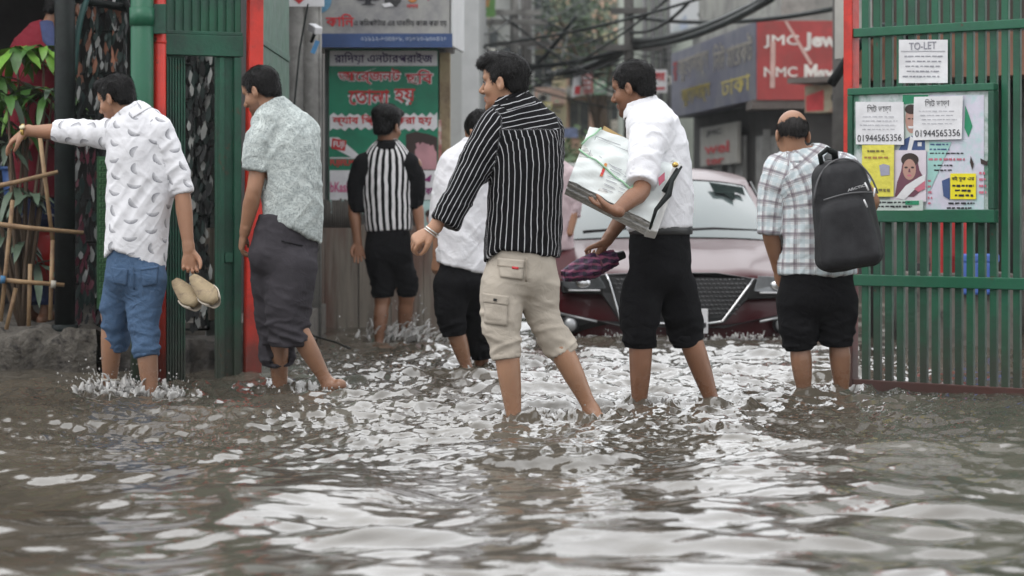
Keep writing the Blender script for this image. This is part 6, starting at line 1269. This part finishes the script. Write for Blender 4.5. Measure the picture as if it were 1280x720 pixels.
# ------- paper bundle under the arm
def bundle():
    d = 9.62; c = [W(737, 158, d + .08), W(850, 201, d + .06), W(817, 280, d - .12), W(711, 226, d - .10)]; r = empty('paper_bundle', c[3], 'thick tied bundle of white printed sheets held under the left arm', 'paper bundle')
    n = ((c[1] - c[0]).cross(c[3] - c[0])).normalized(); n = n if n.y > 0 else -n; down = (c[3] - c[0]).normalized(); wp = mat('bundle_paper', (.70, .74, .73), .7, .06, 6, .003, 18); ed = NT('page_edges'); v = ed.noise(1, 3, ed.scale(ed.coord(), (6, 130, 130))); ed.base(ed.ramp(v, [(.35, (.36, .36, .35)), (.65, (.74, .74, .72))])); ed.set(Roughness=.8); ed = ed.m
    NX, NY = 34, 24; V = []
    def p(a, b): 
        q = c[0].lerp(c[1], a).lerp(c[3].lerp(c[2], a), b); return q - n * (.016 * math.sin(math.pi * a) * math.sin(math.pi * min(1, b * 1.1)) + .005 * math.sin(a * 13 + b * 9) * math.sin(b * 3.1) + .0045 * math.sin(a * 6 - b * 19) + .003 * math.sin(a * 23 + b * 31) + .010 * float(vnoise(np.array([[a * 5, b * 4, 3.3]]))[0]) + .006 * abs(float(vnoise(np.array([[a * 11 + b * 4, b * 9, 7.1]]))[0])))
    for b in range(NY + 1):
        for a in range(NX + 1): V.append(p(a / NX, b / NY))
    mb = MB(); mb.add(V, [(j * (NX + 1) + i, j * (NX + 1) + i + 1, (j + 1) * (NX + 1) + i + 1, (j + 1) * (NX + 1) + i) for j in range(NY) for i in range(NX)])
    mb.build('cover_sheet', wp, r, True)
    mb = MB(); t = .095
    for k in range(9):
        e = random.uniform(-.006, .006); o = n * (t * k / 9 + .004) + down * (.006 * k / 9 + e); A = [q + o for q in (c[0].lerp(c[3], .03), c[1].lerp(c[2], .03), c[2], c[3])]; mb.prism(A, n * (t / 9 - .0008))
    mb.build('sheets', ed, r)
    mb = MB(); ins = .006
    def on(a, b): return p(a, b) - n * ins
    def stroke(a0, b0, a1, b1, w_, mi=0):
        A, B = on(a0, b0), on(a1, b1); q = (B - A).normalized().cross(n) * w_; mb.add([A - q, B - q, B + q, A + q], [(0, 1, 2, 3)], mi)
    for k in range(7): stroke(.36 + .0 * k, .50 + .06 * k, .36 + .12, .50 + .06 * k, .0016)
    for k in range(8): stroke(.52, .47 + .05 * k, .52 + random.uniform(.06, .12), .47 + .05 * k, .0012)
    stroke(.30, .50, .30, .72, .006, 1); stroke(.30, .62, .30, .73, .006, 2); stroke(.10, .12, .62, .14, .0012); stroke(.10, .12, .10, .45, .0012); stroke(.12, .17, .60, .19, .0009); stroke(.64, .10, .60, .95, .0022); stroke(.2, .42, .6, .60, .0010)
    mb.build('print', [mat('faint_ink', (.28, .28, .32)), mat('orange_ink', (.55, .20, .04)), mat('sign_red', (.55, .035, .04))], r)
    for (a0, b0, a1, b1) in ((-.02, .44, .66, .74), (.70, .02, .62, 1.0), (.12, -.01, -.01, .35)):
        mb = MB(); P = [p(a0 + (a1 - a0) * k / 10, min(1, max(0, b0 + (b1 - b0) * k / 10))) - n * .009 for k in range(11)]; mb.tube(P, .0042, 6); mb.build('string', mat('green_string', (.32, .55, .36), .6), r, True)
    mb = MB(); A = [W(755, 157, d + .09), W(792, 178, d + .07), W(800, 200, d + .06), W(750, 175, d + .09)]; mb.prism(A, n * .006); tag(mb.build('envelope', mat('manila', (.52, .36, .16), .7, .15), None, loc=A[0]), 'manila envelope poking out behind the paper bundle', 'envelope')
    # clipboard and papers at the elbow end
    a0, a1, b1, b0 = W(843, 203, d - .03), W(853, 205, d - .02), W(822, 290, d - .08), W(808, 287, d - .09)
    mb = MB(); mb.prism([a0, a1, b1, b0], n * .055); f = tag(mb.build('folder', mat('grey_white_folder', (.72, .72, .71), .6, .12), None, bevel=.004, loc=b0), 'white file folder with a black strap behind the elbow', 'folder')
    mb = MB(); mb.tube([W(852, 208, d - .07), W(840, 226, d - .085), W(836, 243, d - .10), W(820, 262, d - .12), W(812, 287, d - .12)], [.005, .010, .014, .009, .005], 8); mb.tube([W(847, 211, d - .05), W(831, 240, d - .08)], [.008, .016], 8); mb.build('strap', BLK, f, True); mb = MB(); A = [W(823, 222, d - .09), W(831, 215, d - .085), W(831, 225, d - .085), W(824, 232, d - .09)]; mb.prism(A, n * .004); mb.build('label', mat('pink_ink', (.50, .12, .18)), f)
    mb = MB(); mb.ball(W(844, 206, d - .06), (.014, .01, .012)); mb.build('clip', gold, f, True)
bundle()
# ------- folded umbrella in the right hand
def umbrella():
    a, b = W(704, 345, 9.74), W(780, 318, 9.84); r = empty('umbrella', a, 'folded purple and pink plaid umbrella held pointing left in front of the car', 'umbrella'); n = NT('umbrella_plaid'); s = n.sep(n.coord()); v = n.noise(30, 3)
    f1 = n.math('GREATER_THAN', n.math('SINE', n.math('MULTIPLY_ADD', s[0], 150, n.math('MULTIPLY', v, 6))), .2); f2 = n.math('GREATER_THAN', n.math('SINE', n.math('MULTIPLY_ADD', s[2], 230, n.math('MULTIPLY', v, 5))), .45); c = n.mix(f1, (.022, .010, .035), (.075, .016, .07)); c = n.mix(n.math('MULTIPLY', f2, n.noise(25, 2)), c, (.40, .10, .18)); n.base(c); n.set(Roughness=.45); n.bump(n.noise(60, 3), .006, .6)
    ax = (b - a).normalized(); u = Vector((0, 0, 1)).cross(ax).normalized(); w_ = ax.cross(u); V = []; K = 22; M = 28
    for i in range(K + 1):
        t = i / K; rr = .014 + .036 * math.sin(min(1, t * 1.25 + .12) * math.pi * .62) * (1 - .45 * max(0, (t - .55) / .45))
        for k in range(M): q = 2 * math.pi * k / M + t * 2.2; e = rr * (1 + .16 * math.sin(q * 7 + t * 3)); V.append(a.lerp(b, t * .86) + (u * math.cos(q) + w_ * math.sin(q)) * e)
    mb = MB(); mb.add(V, [(i * M + k, i * M + (k + 1) % M, (i + 1) * M + (k + 1) % M, (i + 1) * M + k) for i in range(K) for k in range(M)] + [tuple(range(M))]); mb.build('canopy', n.m, r, True)
    mb = MB(); mb.tube([a.lerp(b, .80), b], [.022, .018], 14); mb.build('handle', BLK, r, True); mb = MB(); mb.tube([a.lerp(b, .55), a.lerp(b, .58)], .047, 18); mb.build('tie_strap', mat('printed_maroon', (.16, .06, .09)), r, True)
umbrella()
# ------- belt
mb = MB(); q = who('umbrella'); ts = Vector((math.cos(math.radians(50)), math.sin(math.radians(50)), 0)); tf = Vector((-ts.y, ts.x, 0)); c = W(826, 288, 9.8); V = []; K = 40
for z in (-.017, -.012, .012, .017):
    for k in range(K): t = 2 * math.pi * k / K; e = 1 if abs(z) > .015 else 1.02; V.append(c + ts * math.cos(t) * .152 * e + tf * math.sin(t) * .125 * e + Vector((0, 0, z)))
mb.add(V, [(j * K + k, j * K + (k + 1) % K, (j + 1) * K + (k + 1) % K, (j + 1) * K + k) for j in range(3) for k in range(K)]); mb.build('belt', mat('black_leather', (.012, .012, .012), .35, .3, 20), q, True)
# ------- backpack
def backpack():
    d = 10.38; c = W(1055, 268, d); r = empty('backpack', W(1055, 338, d), 'large black backpack slung on the right shoulder of the man in the plaid shirt', 'backpack'); org = np.array(c); Rm = np.array(Euler((0, math.radians(-8), math.radians(10))).to_matrix()); bm = NT('backpack_black'); v = bm.noise(14, 4); bm.base(bm.ramp(v, [(.3, (.010, .010, .012)), (.75, (.026, .026, .029))])); bm.set(Roughness=.62, Specular_IOR_Level=.35); bm.bump(bm.math('ADD', bm.noise(16, 4), bm.math('MULTIPLY', bm.noise(260, 2), .15)), .008, .6); bm = bm.m
    f = Field(np.array((-.26, -.2, -.36)), np.array((.26, .2, .36)), .008); lx, ly, lz = [f.ax[k].reshape([-1 if m == k else 1 for m in range(3)]) for k in range(3)]
    def rb(cx, cy, cz, hx, hy, hz, rr, k):
        X = (lx - cx) * Rm[0, 0] + (ly - cy) * Rm[1, 0] + (lz - cz) * Rm[2, 0]; Y = (lx - cx) * Rm[0, 1] + (ly - cy) * Rm[1, 1] + (lz - cz) * Rm[2, 1]; Z = (lx - cx) * Rm[0, 2] + (ly - cy) * Rm[1, 2] + (lz - cz) * Rm[2, 2]
        hx_ = hx * (1 - .14 * np.clip(Z / hz, -1, 1) - .10 * np.clip(Z / hz, 0, 1) ** 3); q = [np.maximum(np.abs(v_) - (h - rr), 0) for v_, h in ((X, hx_), (Y, hy), (Z, hz))]; dd = np.sqrt(q[0] ** 2 + q[1] ** 2 + q[2] ** 2) - rr; sl = tuple(slice(0, n) for n in f.f.shape); f.comb(sl, np.broadcast_to(dd, f.f.shape).astype(np.float32), k, 'add')
    rb(0, .0, 0, .143, .085, .253, .070, 0); rb(.004, -.055, -.085, .128, .06, .155, .05, .012)
    V, Q = f.mesh(); N = vnormals(V, Q); V = V + N * (.004 * vnoise(V * 9) + .003 * vnoise(V * (22, 22, 12)))[:, None]
    np_mesh('pack_body', V + org - np.array(r.location), Q, bm, r)
    L = lambda x, y, z: Vector((org + Rm @ np.array((x, y, z))).tolist())
    mb = MB(); mb.tube([L(-.075, -.01, .235), L(-.085, -.03, .285), L(-.05, -.035, .305), L(-.015, -.03, .285), L(-.01, -.01, .25)], .0105, 8, flat=1.6); mb.build('grab_handle', BLK, r, True)
    mb = MB(); mb.tube([L(-.02, .04, .25), W(1040, 203, 10.50), W(1036, 192, 10.62), W(1040, 200, 10.8), W(1052, 240, 10.86)], [.024, .028, .028, .028, .022], 10, flat=.35); mb.build('shoulder_strap', BLK, r, True)
    zc = mat('zip_grey', (.10, .10, .105), .5); mb = MB(); mb.tube([L(x, -.118 - .006 * math.cos(x * 9), .085 + .012 * math.cos(x * 14)) for x in np.linspace(-.125, .130, 12)], .004, 6); mb.tube([L(.155 * math.cos(t), -.06, .03 + .225 * math.sin(t)) for t in np.linspace(.2, 2.9, 20)], .0045, 6); mb.build('zip', zc, r, True)
    mb = MB(); wh = mat('reflective_white', (.75, .75, .76), .5)
    for x, z, a in ((.075, .135, .12), (.118, .105, -.1), (.06, .060, .1)): mb.tube([L(x, -.128, z), L(x + a * .10, -.130, z - .038)], .0042, 6)
    mb.build('zip_pull', wh, r, True)
    V, Fs = text_mesh('ARCTIC', .03); lo, hi = V.min(0), V.max(0); mb = MB(); mb.add([L(-.01 + .085 * (v[0] - lo[0]) / (hi[0] - lo[0]), -.127 + .02 * 0, .105 + .012 * (v[1] - lo[1]) / (hi[1] - lo[1]) + .012 * (v[0] - lo[0]) / (hi[0] - lo[0])) for v in V], Fs); mb.build('lettering', wh, r)
backpack()
# scarf of the maroon man
mb = MB(); mb.tube([W(58, 28, 13.0), W(62, 50, 12.93), W(72, 62, 12.9), W(78, 90, 12.9)], [.04, .042, .036, .025], 12, flat=.5); mb.build('scarf', mat('scarf_blue', (.035, .05, .13), .85, .3, 20), who('maroon'), True)
# ------- splashes
def splash(px, py, d, rx, hz, n, label, seed, lean=0.):
    rg = np.random.default_rng(seed); o = W(px, py, d); o.z = 0; f = Field(np.array((-rx * 1.5, -.2, -.06)), np.array((rx * 1.5, .2, hz * 1.5)), .0052)
    for i in range(n):
        x = rg.normal(0, rx * .45); y = rg.normal(0, .07); z = abs(rg.normal(0, hz * .36)) * math.exp(-(x / rx) ** 2) ; dv = np.array((rg.normal(lean, .6) + x * 2, rg.normal(0, .4), rg.uniform(.3, 1.3))); L = rg.uniform(.015, .045) * (hz / .12); dv = dv / np.linalg.norm(dv) * L; r0 = rg.uniform(.003, .008)
        f.tube(Tube([(x, y, z - .015), (x + dv[0] * .6, y + dv[1], z + dv[2] * .7), (x + dv[0] * 1.2, y + dv[1] * 1.5, z + dv[2] * .9)], [(r0 * 1.8, r0), (r0 * 1.4, r0 * .7), (.003, .003)], (rg.normal(), rg.normal(), .3), 2), .009)
    for i in range(int(n * 1.6)):
        x = rg.normal(0, rx * .7); z = abs(rg.normal(0, hz * .6)); f.ell((x, rg.normal(0, .08), z), np.full(3, rg.uniform(.0028, .0055)) * (1, 1, 1.4), None, 0)
    V, Q = f.mesh(); V = V + vnormals(V, Q) * (.003 * vnoise(V * 50))[:, None]
    m = MC.get('splash_water')
    if m is None:
        t = NT('splash_water'); t.base((.72, .71, .69)); t.set(Roughness=.06, IOR=1.33, Transmission_Weight=.5, Specular_IOR_Level=1.); m = MC['splash_water'] = t.m
    r = np_mesh('water_splash', V, Q, m, None, o); tag(r, label, 'splash', None, 'stuff')
splash(140, 486, 10.75, .17, .11, 120, 'tall splash round the rear foot of the man in the leaf-print shirt', 1, -.4); splash(192, 503, 10.6, .20, .07, 80, 'low splash round the front foot of the man in the leaf-print shirt', 2, .5); splash(508, 418, 15.0, .34, .20, 120, 'spray round the feet of the man in the striped vest', 3, .6); splash(420, 492, 10.75, .15, .04, 50, 'small splash at the lifted heel of the older man', 4); splash(748, 515, 9.3, .14, .05, 50, 'small splash at the rear foot of the striped shirt', 5); splash(895, 514, 9.8, .10, .04, 36, 'small splash at the rear foot of the man with the bundle', 6); splash(345, 500, 10.9, .10, .03, 30, 'small splash at the standing foot of the older man', 7); splash(760, 428, 15.0, .6, .05, 90, 'broken wash along the front bumper of the car', 8); splash(930, 430, 15.0, .45, .05, 70, 'broken wash under the right headlight of the car', 9); splash(585, 464, 12.05, .12, .035, 30, 'small splash at the foot of the half-hidden man', 10)
